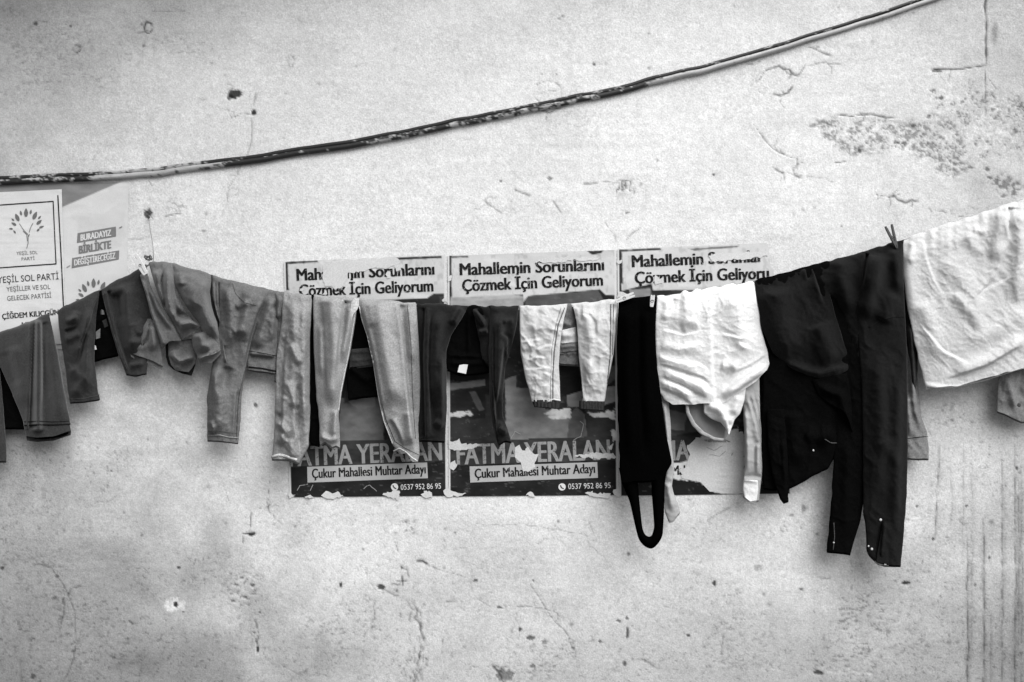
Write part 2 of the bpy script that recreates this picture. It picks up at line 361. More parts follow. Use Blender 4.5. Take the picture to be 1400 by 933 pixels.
    stroke([(1066, 131), (1067, 142), (1073, 148)], 1.0, .6, .5, .8, 59); stroke([(1101, 64), (1116, 68), (1138, 77)], 1.6, 1.0, .55, .8, 60); stroke([(1020, 90), (1040, 84)], 1.4, .7, .55, 1.5, 61, 5, .5); ring(1058, 113, 25, 20, 1.0, .5, .25, 62, .4)
    rough_zone([(1114, 166), (1140, 158), (1185, 159), (1225, 162), (1269, 158), (1309, 161), (1323, 190), (1334, 233), (1302, 251), (1269, 226), (1229, 213), (1149, 216), (1118, 196)], .0, 1.5, .50, 10, 90, 5, 4, .86)
    rough_zone([(1258, 118), (1330, 108), (1420, 128), (1430, 230), (1340, 232), (1300, 180), (1262, 165)], .22, 1.4, .5, 18, 92, 5, 4.5, .92); rough_zone([(1340, 226), (1368, 236), (1420, 262), (1420, 282), (1380, 274), (1350, 248)], .02, 1.6, .55, 8, 94, 6, 4.5, .86)
    rough_zone([(1358, 140), (1420, 132), (1420, 160), (1360, 155)], .3, 1.2, .6, 8, 96, 6, 5, .93)
    stroke([(1140, 157), (1165, 160), (1185, 157), (1205, 160), (1226, 162)], 1.4, 1.6, .7, .8, 97, 8, 0, .9); stroke([(1029, 168), (1039, 182), (1052, 199), (1065, 209), (1090, 217), (1090, 240)], 1.3, 1.1, .5, 1, 98, 8, 0, .7)
    stroke([(1057, 230), (1070, 235), (1084, 238), (1098, 243)], 1.9, 1.0, .6, 1.6, 99, 5, .3); stroke([(1090, 239), (1120, 243), (1149, 251)], .9, .5, .3, .9, 100); stroke([(1196, 266), (1215, 269), (1232, 265)], 1.4, 1.0, .55, 1, 101, 6, 0, .5)
    stroke([(1216, 268), (1234, 275), (1256, 276)], 1.7, 1.0, .68, 1.2, 102, 5, .2); stroke([(1276, 289), (1300, 293), (1318, 296)], 1.4, .7, .5, 1.4, 103, 5, .4); blot(976, 239, 2, 2, .9, .85, .2, 104); blot(1112, 172, 6, 3, 1, .5, .6, 105, 3)
    stroke([(1112, 163), (1142, 176)], 1.2, .6, .3, 1.4, 106); stroke([(1140, 223), (1158, 220)], 1.0, .9, .6, .4, 107); blot(1176, 206, 4, 3, 1.1, .6, .5, 108, 3)
    for i, (x, y) in enumerate(((1275, 124), (1288, 134), (1270, 160), (1328, 230), (1350, 232), (1352, 243), (1372, 268), (1358, 150), (1250, 172), (1225, 195), (1237, 196))): blot(x, y, 4, 2.6, 1.2, .6, .7, 110 + i, 2.6)
    # ---- lower left
    blot(343, 731, 6, 3.2, 3.2, .95, .45, 130, 3); stroke([(344, 700), (342, 716), (341, 728)], 1.5, 1.2, .6, .8, 131); stroke([(330, 729), (342, 731)], 1.4, 1.2, .8, .5, 132); stroke([(333, 732), (332, 744)], 1, .8, .5, .5, 133)
    blot(239, 827, 13, 10, .3, 0, .6, 134, 6, .6); blot(240, 827, 3.0, 4.2, 3.2, .95, .35, 135, 3); blot(250, 837, 2, 1.6, .8, .7, .3, 136); blot(244, 776, 2.6, 1.8, 1, .85, .4, 137); blot(352, 889, 1.8, 6, 3, .92, .3, 138); stroke([(349, 848), (354, 870), (352, 884)], 1.4, 1, .5, 1.2, 139)
    for i, (x, y) in enumerate(((323, 800), (336, 817), (355, 838), (347, 865), (330, 790), (318, 822), (345, 800))): blot(x, y, 3.2, 1.8, 1.5, .62, .6, 140 + i, 3)
    stroke([(39, 771), (55, 771), (71, 778), (89, 803), (102, 836), (104, 871), (101, 900), (86, 933)], 1.2, .6, .42, .9, 150, 10); stroke([(93, 816), (98, 804), (112, 801)], 1.4, .6, .5, .8, 151); stroke([(90, 821), (87, 840), (80, 866)], 1.2, .6, .45, .8, 152)
    ring(229, 873, 10, 6, 1.6, .5, .4, 153); blot(203, 908, 26, 17, .2, .28, .4, 154, 16); blot(164, 908, 14, 14, .2, .2, .4, 155, 12); stroke([(305, 662), (310, 676), (316, 697)], .9, .5, .35, .8, 156); stroke([(369, 656), (366, 680), (370, 700), (385, 718)], 1.4, .8, .45, 1.6, 157, 5, .35)
    blot(3, 777, 3, 2.6, 1, .8, .5, 158); blot(152, 644, 1.8, 1.8, .8, .85, .2, 159); stroke([(176, 848), (183, 854)], 1.5, .8, .6, .7, 160); blot(350, 554, 3, 3, 1, .75, .4, 161); stroke([(128, 689), (150, 684), (160, 676)], 1.1, .5, .32, 1.6, 162)
    blot(60, 673, 4, 12, .2, .2, .4, 163, 6); stroke([(29, 900), (28, 940)], 2.4, .3, .25, .8, 164); blot(74, 818, 3, 2.4, .8, .5, .5, 165); blot(78, 788, 4, 2, .6, .55, .5, 166); blot(86, 822, 2, 5, .6, .55, .5, 167); blot(45, 925, 3, 4, .6, .6, .5, 168)
    blot(466, 800, 2.2, 4, 1.6, .9, .3, 169); stroke([(335, 905), (360, 902), (420, 924), (460, 925)], 1.6, .5, .16, 1.6, 170)
    # ---- lower middle
    blot(521, 803, 6, 4, 2.4, .88, .5, 180, 3); stroke([(521, 806), (544, 815)], 1.6, .6, .4, .8, 181); stroke([(548, 772), (550, 790), (551, 802)], 1.6, 1, .72, .7, 182); stroke([(541, 795), (557, 794)], 1.3, .8, .6, .6, 183); stroke([(540, 740), (544, 754)], 1.4, .8, .6, .7, 184)
    stroke([(512, 815), (512, 838), (507, 866)], 1.4, .6, .35, 1.4, 185)
    for i in range(26):
        x = 556 + 26 * r.random(); y = 838 + 100 * r.random(); stroke([(x, y), (x + r.normal() * 2, y + 8 + 10 * r.random())], 1.2 + r.random(), .9, .42, 1.3, 190 + i, 4, .35)
    stroke([(566, 822), (568, 845), (578, 868), (582, 880)], 2.0, 1, .5, 1.6, 220, 5, .3); stroke([(606, 872), (604, 896)], 2, .7, .4, 1, 221, 5, .3)
    stroke([(569, 767), (577, 768), (585, 772)], 2.0, 1.2, .78, .6, 222); stroke([(585, 773), (612, 783), (640, 791)], 1.1, .6, .38, 1, 223); blot(650, 794, 3.2, 2.2, 1, .8, .4, 224); stroke([(650, 817), (664, 826), (681, 831), (710, 829), (742, 832), (760, 838), (772, 846)], 1.1, .6, .42, 1, 225); blot(683, 831, 4, 2, 1, .72, .5, 226)
    stroke([(722, 792), (732, 808), (745, 831), (758, 850), (772, 862), (780, 880), (788, 893)], 1.2, .7, .45, 1.0, 227); blot(729, 794, 2, 2, .8, .7, .3, 228); blot(727, 873, 7, 4, 1.4, .78, .5, 229, 4); blot(711, 861, 2.4, 3.6, 1.2, .85, .4, 230); blot(744, 879, 4, 3, .8, .5, .6, 231, 3)
    blot(688, 924, 11, 9, 1.0, .62, .7, 232, 4); stroke([(671, 908), (682, 920), (694, 940)], 2, .9, .6, 1.4, 233); stroke([(655, 719), (690, 718), (718, 717), (760, 724), (802, 732), (806, 746), (829, 767)], .9, .5, .34, 1, 234); stroke([(732, 746), (745, 737), (762, 736), (772, 744)], 1, .4, .3, .8, 235); stroke([(805, 713), (813, 733)], .9, .4, .3, .5, 236)
    blot(858, 865, 2.2, 9, 1.6, .78, .4, 237, 4); blot(857, 845, 2.2, 3, 1.2, .8, .4, 238); blot(846, 849, 4, 2, 1, .75, .4, 239); blot(859, 757, 2.4, 3.4, 1, .7, .5, 240); blot(728, 911, 4, 2.6, 1, .65, .5, 241); blot(854, 908, 3, 4, 1.1, .75, .5, 242); stroke([(609, 823), (622, 822)], 1.6, .6, .42, 1, 243); blot(820, 877, 2.4, 2.4, .9, .75, .3, 244)
    stroke([(770, 873), (778, 879), (800, 878), (830, 878)], 1, .4, .25, 1.0, 245); blot(784, 886, 3, 2, .8, .65, .5, 246); blot(763, 713, 2, 2, .7, .6, .3, 247); blot(778, 713, 2, 1.6, .6, .5, .3, 248); stroke([(870, 900), (905, 915)], 1.6, .6, .3, 2, 249, 5, .3)
    # ---- lower right: drips and knocks
    for i, (x, y0, y1, dk) in enumerate(((1322, 730, 1010, .55), (1328, 600, 900, .25), (1344, 700, 1010, .55), (1369, 615, 1010, .48), (1387, 600, 1010, .48), (1392, 640, 900, .3), (1283, 610, 668, .4), (1279, 668, 737, .42), (1396, 630, 1000, .3), (1316, 600, 760, .2), (1300, 640, 720, .2), (1354, 820, 1000, .3))):
        stroke([(x, y0), (x + 1, (y0 + y1) / 2), (x - 1, y1)], 1.2, .3, dk, .7, 260 + i, 14, .3, branch=False); stroke([(x + 1, y0 + 20), (x + 2, (y0 + y1) / 2), (x, y1)], 5.5, 0, dk * .42, 1.2, 320 + i, 20, .15, branch=False)
    for i, (x, y, rx, ry, dk) in enumerate(((1239, 797, 7, 2.4, .93), (977, 798, 2.6, 4, .9), (1119, 920, 7, 3, .85), (1276, 737, 2.4, 2.2, .85), (1352, 763, 2, 2, .85), (1321, 692, 2, 2, .8), (1095, 806, 3, 2.4, .7), (941, 869, 3, 2.6, .85), (1098, 696, 3, 6, .5), (1036, 777, 6, 5, .3), (1082, 705, 4, 2, .5), (1390, 640, 2, 3, .8), (1253, 692, 2, 2, .6), (1333, 800, 2, 3, .6))): blot(x, y, rx, ry, 1.4, dk, .45, 280 + i, 3)
    ring(1071, 723, 4, 4, 1.3, .6, .5, 296); ring(1319, 712, 7, 5, 1.4, .4, .4, 297); stroke([(965, 712), (1000, 693)], 1.6, .4, .35, 1.5, 298); stroke([(985, 900), (990, 868), (1000, 855)], 1.2, .5, .32, 1, 299); stroke([(1118, 790), (1142, 793)], 1, .4, .35, .8, 300)
    stroke([(1040, 915), (1070, 918)], 1.4, .5, -.2, 1, 301); stroke([(1128, 918), (1200, 921)], 1.6, .6, -.22, 1, 302)
    # random hairlines
    for k in range(70):
        x = r.uniform(-150, 1550); y = r.uniform(-120, 1100) if r.random() < .4 else r.uniform(640, 1100); a = r.normal(0, .7) + (1.57 if r.random() < .35 else 0); Ln = r.uniform(10, 46)
        stroke([(x, y), (x + .5 * Ln * math.cos(a) + r.normal() * 2, y + .5 * Ln * math.sin(a) + r.normal() * 2), (x + Ln * math.cos(a), y + Ln * math.sin(a))], .8, .35, r.uniform(.1, .32), 1, 400 + k, 6, .3)
    # keep the plaster flat under the pasted paper
    for pts in POSTERS.values():
        a = np.asarray(pts, float); i0, i1 = np.searchsorted(Y[:, 0], [a[:, 1].min() - 12, a[:, 1].max() + 12]); j0, j1 = np.searchsorted(X[0], [a[:, 0].min() - 12, a[:, 0].max() + 12]); s = (slice(i0, i1), slice(j0, j1))
        d, _, _ = poly_dist(X[s], Y[s], list(pts) + [pts[0]]); k = np.where(in_poly(X[s], Y[s], pts), 1, 1 - sstep(0, 10, d)); H[s] = H[s] * (1 - k) + k * np.minimum(H[s], 0.0) * 0.3
    return H, np.clip(T, 0.01, 0.8)

def make_wall():
    st = 1.75
    xs = np.concatenate([np.arange(-3200, -260, 120), np.arange(-260, -60, 8), np.arange(-60, 1460, st), np.arange(1460, 1660, 8), np.arange(1660, 4600, 120)])
    z0 = 466.5 + ZC / S
    ys = np.concatenate([np.arange(-1500, -200, 100), np.arange(-200, -40, 8), np.arange(-40, 975, st), np.arange(975, 1180, 8), [z0]])
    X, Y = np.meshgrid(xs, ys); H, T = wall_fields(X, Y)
    V = np.stack([(X - 700) * S, -H / 1000, ZC - (Y - 466.5) * S], -1).reshape(-1, 3); F = grid_faces(len(ys), len(xs))
    n = len(V); nx, ny = len(xs), len(ys); idx = np.arange(n).reshape(ny, nx)
    rim = np.concatenate([idx[0, :], idx[1:, -1], idx[-1, -2::-1], idx[-2:0:-1, 0]])
    B = V[rim].copy(); B[:, 1] = 0.28; m = len(rim); k = np.arange(m); k2 = (k + 1) % m
    side = np.stack([rim[k], rim[k2], n + k2, n + k], -1)
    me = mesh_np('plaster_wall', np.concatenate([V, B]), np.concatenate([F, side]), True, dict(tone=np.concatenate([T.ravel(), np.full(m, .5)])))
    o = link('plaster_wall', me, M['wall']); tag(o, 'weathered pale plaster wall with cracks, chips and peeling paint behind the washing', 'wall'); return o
make_wall()

def block(name, x0, x1, y0, y1, z0, z1, mat, parent=None):
    bm = bmesh.new(); bmesh.ops.create_cube(bm, size=1); bmesh.ops.scale(bm, vec=(x1 - x0, y1 - y0, z1 - z0), verts=bm.verts); bmesh.ops.translate(bm, vec=((x0 + x1) / 2, (y0 + y1) / 2, (z0 + z1) / 2), verts=bm.verts)
    bmesh.ops.bevel(bm, geom=bm.edges[:], offset=.008, segments=2, affect='EDGES'); me = bpy.data.meshes.new(name); bm.to_mesh(me); bm.free(); return link(name, me, mat, parent)
M['concrete'] = tone_mat('grey_concrete', grain=.25, gscale=160, bump=.4, attr=None, base=.22)
tag(block('shade_slab', -6.0, 0.45, -1.3, -0.006, 4.26, 4.44, M['concrete']), 'added grey concrete slab out of view, shading the upper left of the wall', 'shade_slab')  # added out of view to keep sun off the upper left
tag(block('shade_wall', -3.5, -3.2, -3.2, -0.006, 0.0, 4.6, M['concrete']), 'added grey concrete wall out of view, blocking sky light on the left', 'wall')  # added out of view to cut the sky light on the left

# ------------------------------------------------------------------ sagging cable on the wall
def make_cable():
    pts = [(-400, 252), (-150, 250), (0, 246), (70, 244.6), (150, 240.4), (240, 231.6), (336, 219.5), (470, 199), (560, 181), (657, 163), (760, 141.5), (860, 119.5), (935, 101), (1075, 62.5), (1184, 29), (1275, -2), (1420, -56), (1700, -170)]
    root = thing('cable', 'sagging twin cable with flaking black and white paint running across the upper wall', 'cable', P(0, 246, -0.012))
    cx, cy = smooth_pts(pts, 900, .035); cy = cy + 1.1 * vnoise(cx / 70, 0 * cx, 77) + .5 * vnoise(cx / 24, 0 * cx, 78)
    nx = np.gradient(cy); ny = -np.gradient(cx); ln = np.hypot(nx, ny); nx /= ln; ny /= ln      # upward normal in the picture (y down)
    def strand(name, off, r_px, depth, seed, paint):
        seg = 12; wob = 0.25 * vnoise(np.arange(900) / 17.0, np.zeros(900), seed)
        ax = cx - nx * 0 + 0; k = off + wob
        sx = cx + nx * 0 + (np.gradient(cy) / ln) * k; sy = cy - (np.gradient(cx) / ln) * k
        taper = np.interp(cx, [-400, 300, 900, 1100, 1500], [1, 1, .95, .82, .7])
        wx, wy, wz = PX(sx, sy, np.full(900, -depth)); C = np.stack([wx, wy, wz], -1); Tn = np.gradient(C, axis=0); Tn /= np.linalg.norm(Tn, axis=1)[:, None]
        A = np.cross(Tn, np.array([0, 1.0, 0])); A /= np.linalg.norm(A, axis=1)[:, None]; Bv = np.cross(Tn, A)
        th = np.linspace(0, 2 * np.pi, seg, endpoint=False); R = (r_px * S * taper)[:, None]
        V = C[:, None, :] + A[:, None, :] * (np.cos(th) * R)[..., None] + Bv[:, None, :] * (np.sin(th) * R)[..., None]
        # flaking paint: pale paint over a black sheath
        L = cx[:, None] + 0 * th; q = th * 3.4
        n = fbm(L / 9, np.abs(np.sin(th / 2)) * 2.2 + 0 * L, 4, seed + 1, .7) + 0.35 * fbm(L / 90, q * 0, 2, seed + 2); thr = np.interp(cx, paint[0], paint[1])[:, None]
        edge = sstep(-0.10, 0.10, n + thr); tone = 0.014 + edge * (0.33 + 0.12 * fbm(L / 30, q, 3, seed + 4))
        i = np.arange(900 * seg).reshape(900, seg); j = np.roll(i, -1, 1); F = np.stack([i[:-1], j[:-1], j[1:], i[1:]], -1).reshape(-1, 4)
        me = mesh_np(name, V.reshape(-1, 3), F, True, dict(tone=tone)); link(name, me, M['cable'], root)
    strand('upper_strand', 3.2, 3.0, 0.0062, 5, ([-400, 0, 120, 170, 240, 300, 420, 560, 760, 900, 1000, 1300], [-.4, -.4, -.35, .1, .05, -.5, -.6, -.55, -.45, -.4, -.25, -.2]))
    strand('lower_strand', -2.2, 3.9, 0.0075, 9, ([-400, 0, 60, 130, 150, 210, 300, 340, 420, 520, 640, 700, 830, 900, 960, 1300], [-.2, -.22, -.25, -.3, .3, .35, .05, -.15, -.16, -.28, -.15, .12, -.12, .1, .6, .6]))
make_cable()

# ------------------------------------------------------------------ pasted posters
def lettering(name, s, x, y, width, cap, rot, mat, parent, depth, bold=0.0, shear=0.0, align='L'):
    """flat printed letters; x, y = photo pixel of the baseline start, width and cap height in photo pixels, rot in degrees (up positive)"""
    cu = bpy.data.curves.new(name, 'FONT'); cu.body = s; cu.size = 1.0; cu.offset = 0.0; cu.shear = shear; cu.resolution_u = 3
    tmp = bpy.data.objects.new(name, cu); col.objects.link(tmp)
    dg = bpy.context.evaluated_depsgraph_get(); me = bpy.data.meshes.new_from_object(tmp.evaluated_get(dg))
    bpy.data.objects.remove(tmp); bpy.data.curves.remove(cu)
    me.name = name; n = len(me.vertices)
    co = np.empty(n * 3, np.float32); me.vertices.foreach_get('co', co); co = co.reshape(-1, 3)
    if bold > .01:      # heavier weight: overprint the letters slightly shifted, each print on its own level
        nb = 5; bmt = bmesh.new(); bmt.from_mesh(me); bm0 = bmt.copy(); bmt.clear()
        for k in range(nb):
            tm = bpy.data.meshes.new('t'); bm0.to_mesh(tm); tm.transform(Matrix.Translation(((k - 2) * bold * .95, ((k % 2) * 2 - 1) * bold * .22, k * .01))); bmt.from_mesh(tm); bpy.data.meshes.remove(tm)
        bmt.to_mesh(me); bmt.free(); bm0.free(); n = len(me.vertices); co = np.empty(n * 3, np.float32); me.vertices.foreach_get('co', co); co = co.reshape(-1, 3)
    x0, x1 = co[:, 0].min(), co[:, 0].max(); caph = 0.70
    u = (co[:, 0] - x0) / (x1 - x0) * width; v = co[:, 1] / caph * cap
    c, sn = math.cos(math.radians(rot)), math.sin(math.radians(rot))
    px = x + u * c - v * sn; py = y - u * sn - v * c
    bk = buckle(px, py, BUCK[parent.name]) if parent is not None and parent.name in BUCK else 0
    wx, wy, wz = PX(px, py, -depth - bk - co[:, 2] * .008); me.vertices.foreach_set('co', np.stack([wx, wy, wz], -1).astype(np.float32).ravel()); me.update()
    return link(name, me, mat, parent)

BUCK = {}
def buckle(X, Y, seed):
    b = 0.0009 * fbm(X / 40, Y / 25, 3, seed) + 0.0011 * (ridged(X / 60, Y / 16, 2, seed + 4) - .35) * sstep(-.2, .4, vnoise(X / 50, Y / 40, seed + 6)); return np.clip(b, -.0012, .0016)

def flat_patch(name, pts, mat, parent, depth, jit=0.0, step=3, seed=0, thick=0.0006):
    """thin sheet of paper or ink with the given outline"""
    pj = jag(pts, jit, step, seed, True) if jit else pts
    bm = bmesh.new(); f = bm.faces.new([bm.verts.new(P(a, b, -depth)) for a, b in pj])
    bmesh.ops.triangulate(bm, faces=[f])
    if parent is not None and parent.name in BUCK:      # follow the buckles of the pasted sheet
        for it in range(5):
            lg = [e for e in bm.edges if e.calc_length() > 6 * S]
            if not lg: break
            bmesh.ops.subdivide_edges(bm, edges=lg, cuts=1); bmesh.ops.triangulate(bm, faces=[q for q in bm.faces if len(q.verts) > 3])
        fq = (D - depth) / D
        for v in bm.verts: v.co.y -= float(buckle(np.array(700 + v.co.x / (S * fq)), np.array(466.5 - (v.co.z - ZC) / (S * fq)), BUCK[parent.name]))
    if thick:
        r = bmesh.ops.extrude_face_region(bm, geom=bm.faces[:])
        for v in [g for g in r['geom'] if isinstance(g, bmesh.types.BMVert)]: v.co.y -= thick
    bmesh.ops.recalc_face_normals(bm, faces=bm.faces[:])
    me = bpy.data.meshes.new(name); bm.to_mesh(me); bm.free()
    return link(name, me, mat, parent)

def stroke_line(name, pts, wd, mat, parent, depth):
    p = np.asarray(pts, float); L = []; Rr = []
    if len(p) == 2: p = np.linspace(p[0], p[1], 24)
    else: p = np.stack([np.interp(np.linspace(0, len(p) - 1, 6 * len(p)), np.arange(len(p)), p[:, k]) for k in (0, 1)], -1)
    for i in range(len(p)):
        t = p[min(i + 1, len(p) - 1)] - p[max(i - 1, 0)]; t = t / (np.hypot(*t) + 1e-9); n = np.array([-t[1], t[0]]) * wd / 2
        L.append(p[i] + n); Rr.append(p[i] - n)
    V = [P(a[0], a[1], -depth - (float(buckle(np.array(a[0]), np.array(a[1]), BUCK[parent.name])) if parent is not None and parent.name in BUCK else 0)) for a in L + Rr]; k = len(p); me = bpy.data.meshes.new(name)
    me.from_pydata([tuple(v) for v in V], [], [(i, i + 1, k + i + 1, k + i) for i in range(k - 1)]); return link(name, me, mat, parent)

def sheet(name, quad, tonefn, parent=None, depth=0.002, seed=0, step=1.5, cut=None):
    (ax, ay), (bx, by), (cx_, cy_), (dx, dy) = quad
    nu = int(max(bx - ax, cx_ - dx) / step); nv = int(max(dy - ay, cy_ - by) / step); u, v = np.meshgrid(np.linspace(0, 1, nu), np.linspace(0, 1, nv))
    X = (ax * (1 - u) + bx * u) * (1 - v) + (dx * (1 - u) + cx_ * u) * v; Y = (ay * (1 - u) + by * u) * (1 - v) + (dy * (1 - u) + cy_ * u) * v
    T = tonefn(X, Y, u, v); buck = buckle(X, Y, seed)
    wx, wy, wz = PX(X, Y, -depth - buck); V = np.stack([wx, wy, wz], -1).reshape(-1, 3); F = grid_faces(nv, nu)
    if cut is not None:
        keep = ~cut(X, Y).ravel(); F = F[keep[F].all(1)]
    o = link(name, mesh_np(name, V, F, True, dict(tone=np.clip(T, .006, .85))), M['paper'], parent); BUCK[o.name] = seed; return o

def quadpt(q, x, y): return x, y

def torn_mask(X, Y, poly, seed, soft=3.0, sc=9.0):
    d, _, _ = poly_dist(X, Y, list(poly) + [poly[0]]); sd = np.where(in_poly(X, Y, poly), d, -d) + soft * 1.6 * fbm(X / sc, Y / (sc * .7), 4, seed)
    return sstep(-0.6, 0.9, sd)

def worn_ink(T, X, Y, seed, amount=0.5):
    """scuffs: pale flecks where the print has rubbed off"""
    n = fbm(X / 9, Y / 3, 5, seed, .62) + .35 * fbm(X / 60, Y / 40, 2, seed + 2); return T + (0.18 - T) * sstep(.36, .62, n) * amount

def election_poster(key, label, dx, spec):
    q = POSTERS[key]; x0 = spec['x0']
    def tone(X, Y, u, v):
        slope = spec['slope']; yy = Y + (X - x0) * slope                        # level along the printed lines
        T = np.full(X.shape, 0.015) * (1 + .5 * fbm(X / 20, Y / 12, 3, spec['seed']))
        # printed portrait: dark suit and a paler lower band
        pic = (yy > spec['pic0']) & (yy < spec['pic1']); g = 0.022 + 0.016 * fbm(X / 30, Y / 12, 4, spec['seed'] + 2)
        T = np.where(pic, g, T)
        for poly, val, sd in spec['tones']: m = torn_mask(X, Y, poly, sd, 1.2, 14); T = T * (1 - m) + m * val * (1 + .35 * fbm(X / 12, Y / 7, 4, sd + 1))
        T = worn_ink(T, X, Y, spec['seed'] + 5, .30)
        band = (yy > spec['name0']) & (yy < spec['name1']); T = np.where(band, 0.035 + .02 * fbm(X / 14, Y / 6, 3, spec['seed'] + 8), T)
        # heading panel
        m = torn_mask(X, Y, spec['head'], spec['seed'] + 9, .35, 10); pp = 0.50 * (1 + .10 * fbm(X / 25, Y / 18, 4, spec['seed'] + 3) - .18 * sstep(.25, .5, fbm(X / 5, Y / 9, 3, spec['seed'] + 4)))
        T = T * (1 - m) + m * pp
        for poly, val, sd in spec['bars']: m = torn_mask(X, Y, poly, sd, .5, 7); T = T * (1 - m) + m * val * (1 + .5 * fbm(X / 6, Y / 6, 3, sd))
        # white margin of the sheet
        bd = np.minimum(np.minimum(u, 1 - u) * 222, 9); T = np.where(bd < 1.7, 0.55, T)
        for poly, sd in spec['torn']: m = torn_mask(X, Y, poly, sd); T = T * (1 - m) + m * (0.56 + .10 * fbm(X / 6, Y / 6, 3, sd + 1) - .10 * sstep(.2, .5, fbm(X / 10, Y / 4, 3, sd + 2)))
        return T
    sh = sheet('election_poster', q, tone, None, 0.0026, spec['seed'], cut=spec.get('cut')); tag(sh, label, 'poster', 'three matching election posters pasted side by side')
    d = 0.0036
    strip = sh
    if spec.get('box'):
        strip = flat_patch('candidate_strip', spec['box'], M['ink_pale2'], sh, 0.0032, 0, thick=0); BUCK[strip.name] = spec['seed']
    for nm, s, x, y, wd, cap, rot, mk, bold in spec['text']: lettering(nm, s, x, y, wd, cap, rot, M[mk], strip if nm == 'strip_lettering' else sh, d, bold)
    for x, y in spec.get('phone', []):
        ph = flat_patch('phone_symbol', [(x + 5 * math.cos(t), y + 5 * math.sin(t)) for t in np.linspace(0, 6.28, 20, endpoint=False)], M['ink_white'], sh, 0.0040, thick=0); BUCK[ph.name] = spec['seed']
        stroke_line('handset', [(x - 2.2, y - 2.4), (x - 1.6, y - .2), (x + .2, y + 1.7), (x + 2.3, y + 2.3)], 1.5, M['ink_black'], ph, 0.0046)
    for i, poly in enumerate(spec['patch']): flat_patch('torn_patch', poly, M['torn'], sh, 0.0041, 1.2 if len(poly) > 12 else .9, 3.4 if len(poly) > 12 else 2.6, spec['seed'] + 20 + i, .0002)
    for i, pts in enumerate(spec.get('scratch', [])): stroke_line('scratch', jag(pts, .4, 4, i), .9, M['ink_pale'], sh, 0.0046)
    return sh
M['ink_pale2'] = plain('pale_printed_strip', 0.36, 0.8, 0.14)

election_poster('a', 'election poster left of its two neighbours, its heading word torn off after Mah', 0, dict(x0=395, slope=.038, seed=100, pic0=410, pic1=607, name0=606, name1=639,
    bars=[([(388, 358), (393.5, 358), (395, 397), (389.5, 397)], .02, 71), ([(392, 358), (434, 356), (435, 359), (392, 361.5)], .03, 72), ([(540, 352.5), (604, 350), (604, 353.5), (541, 356)], .03, 73)],
    head=[(386, 350), (612, 340), (608, 402), (593, 402), (584, 408), (500, 412), (394, 416)],
    tones=[([(464, 545), (525, 540), (525, 602), (464, 606)], .13, 1), ([(470, 512), (516, 508), (520, 545), (470, 552)], .05, 2), ([(600, 405), (609, 404), (610, 604), (603, 604)], .05, 3), ([(476, 549), (512, 540), (514, 556), (490, 562)], .22, 4)],
    torn=[([(436, 357), (480, 352), (540, 351), (547, 362), (543, 368), (505, 370), (493, 374), (486, 392), (462, 396), (446, 390), (441, 372)], 11), ([(383, 672), (402, 676), (402, 690), (384, 690)], 12)],
    text=[('heading_lettering', 'Mahallemin Sorunlarını', 405.5, 384, 189, 16.5, 2.6, 'ink_black', .022), ('heading_lettering', 'Çözmek İçin Geliyorum', 409, 405.5, 184, 16.5, 2.2, 'ink_black', .022),
          ('name_lettering', 'FATMA YERALAN', 396, 638, 209, 27, 2.4, 'ink_pale', .018), ('strip_lettering', 'Çukur Mahallesi Muhtar Adayı', 426.5, 654, 156, 13, 2.4, 'ink_black', .02), ('number_lettering', '0537 952 86 95', 548, 670, 55, 7.6, 1.8, 'ink_white', .006)],
    box=[(420, 638.5), (584, 632.5), (585, 654), (420.5, 660)], phone=[(539.5, 666)],
    patch=[[(442, 362), (470, 356), (545, 353), (548, 360), (536, 365), (524, 368), (510, 367), (500, 371), (476, 373), (472, 391), (458, 396), (444, 388), (441, 374)],
           [(540, 362), (548, 360), (549, 370), (541, 372)], [(529, 373), (534, 372), (534, 380), (529, 381)], [(438, 404), (446, 397), (447, 403)], [(523, 677), (530, 672), (536, 673), (540, 669), (546, 671), (546, 684), (536, 681)], [(440, 679), (446, 672), (455, 675), (462, 672), (470, 680), (450, 682)], [(575, 676), (580, 671), (590, 674), (592, 681), (582, 681)], [(395, 674), (404, 677), (396, 682)], [(416, 680), (424, 676), (430, 681)], [(606, 672), (613, 665), (614, 680), (608, 677)],
           [(409, 397), (415, 391), (418, 394), (414, 401)], [(604, 410), (611, 407), (612, 414), (606, 413)]],
    scratch=[[(406, 671), (410, 664), (421, 662)], [(424, 671), (428, 663)], [(497, 669), (505, 663), (515, 672)]]))

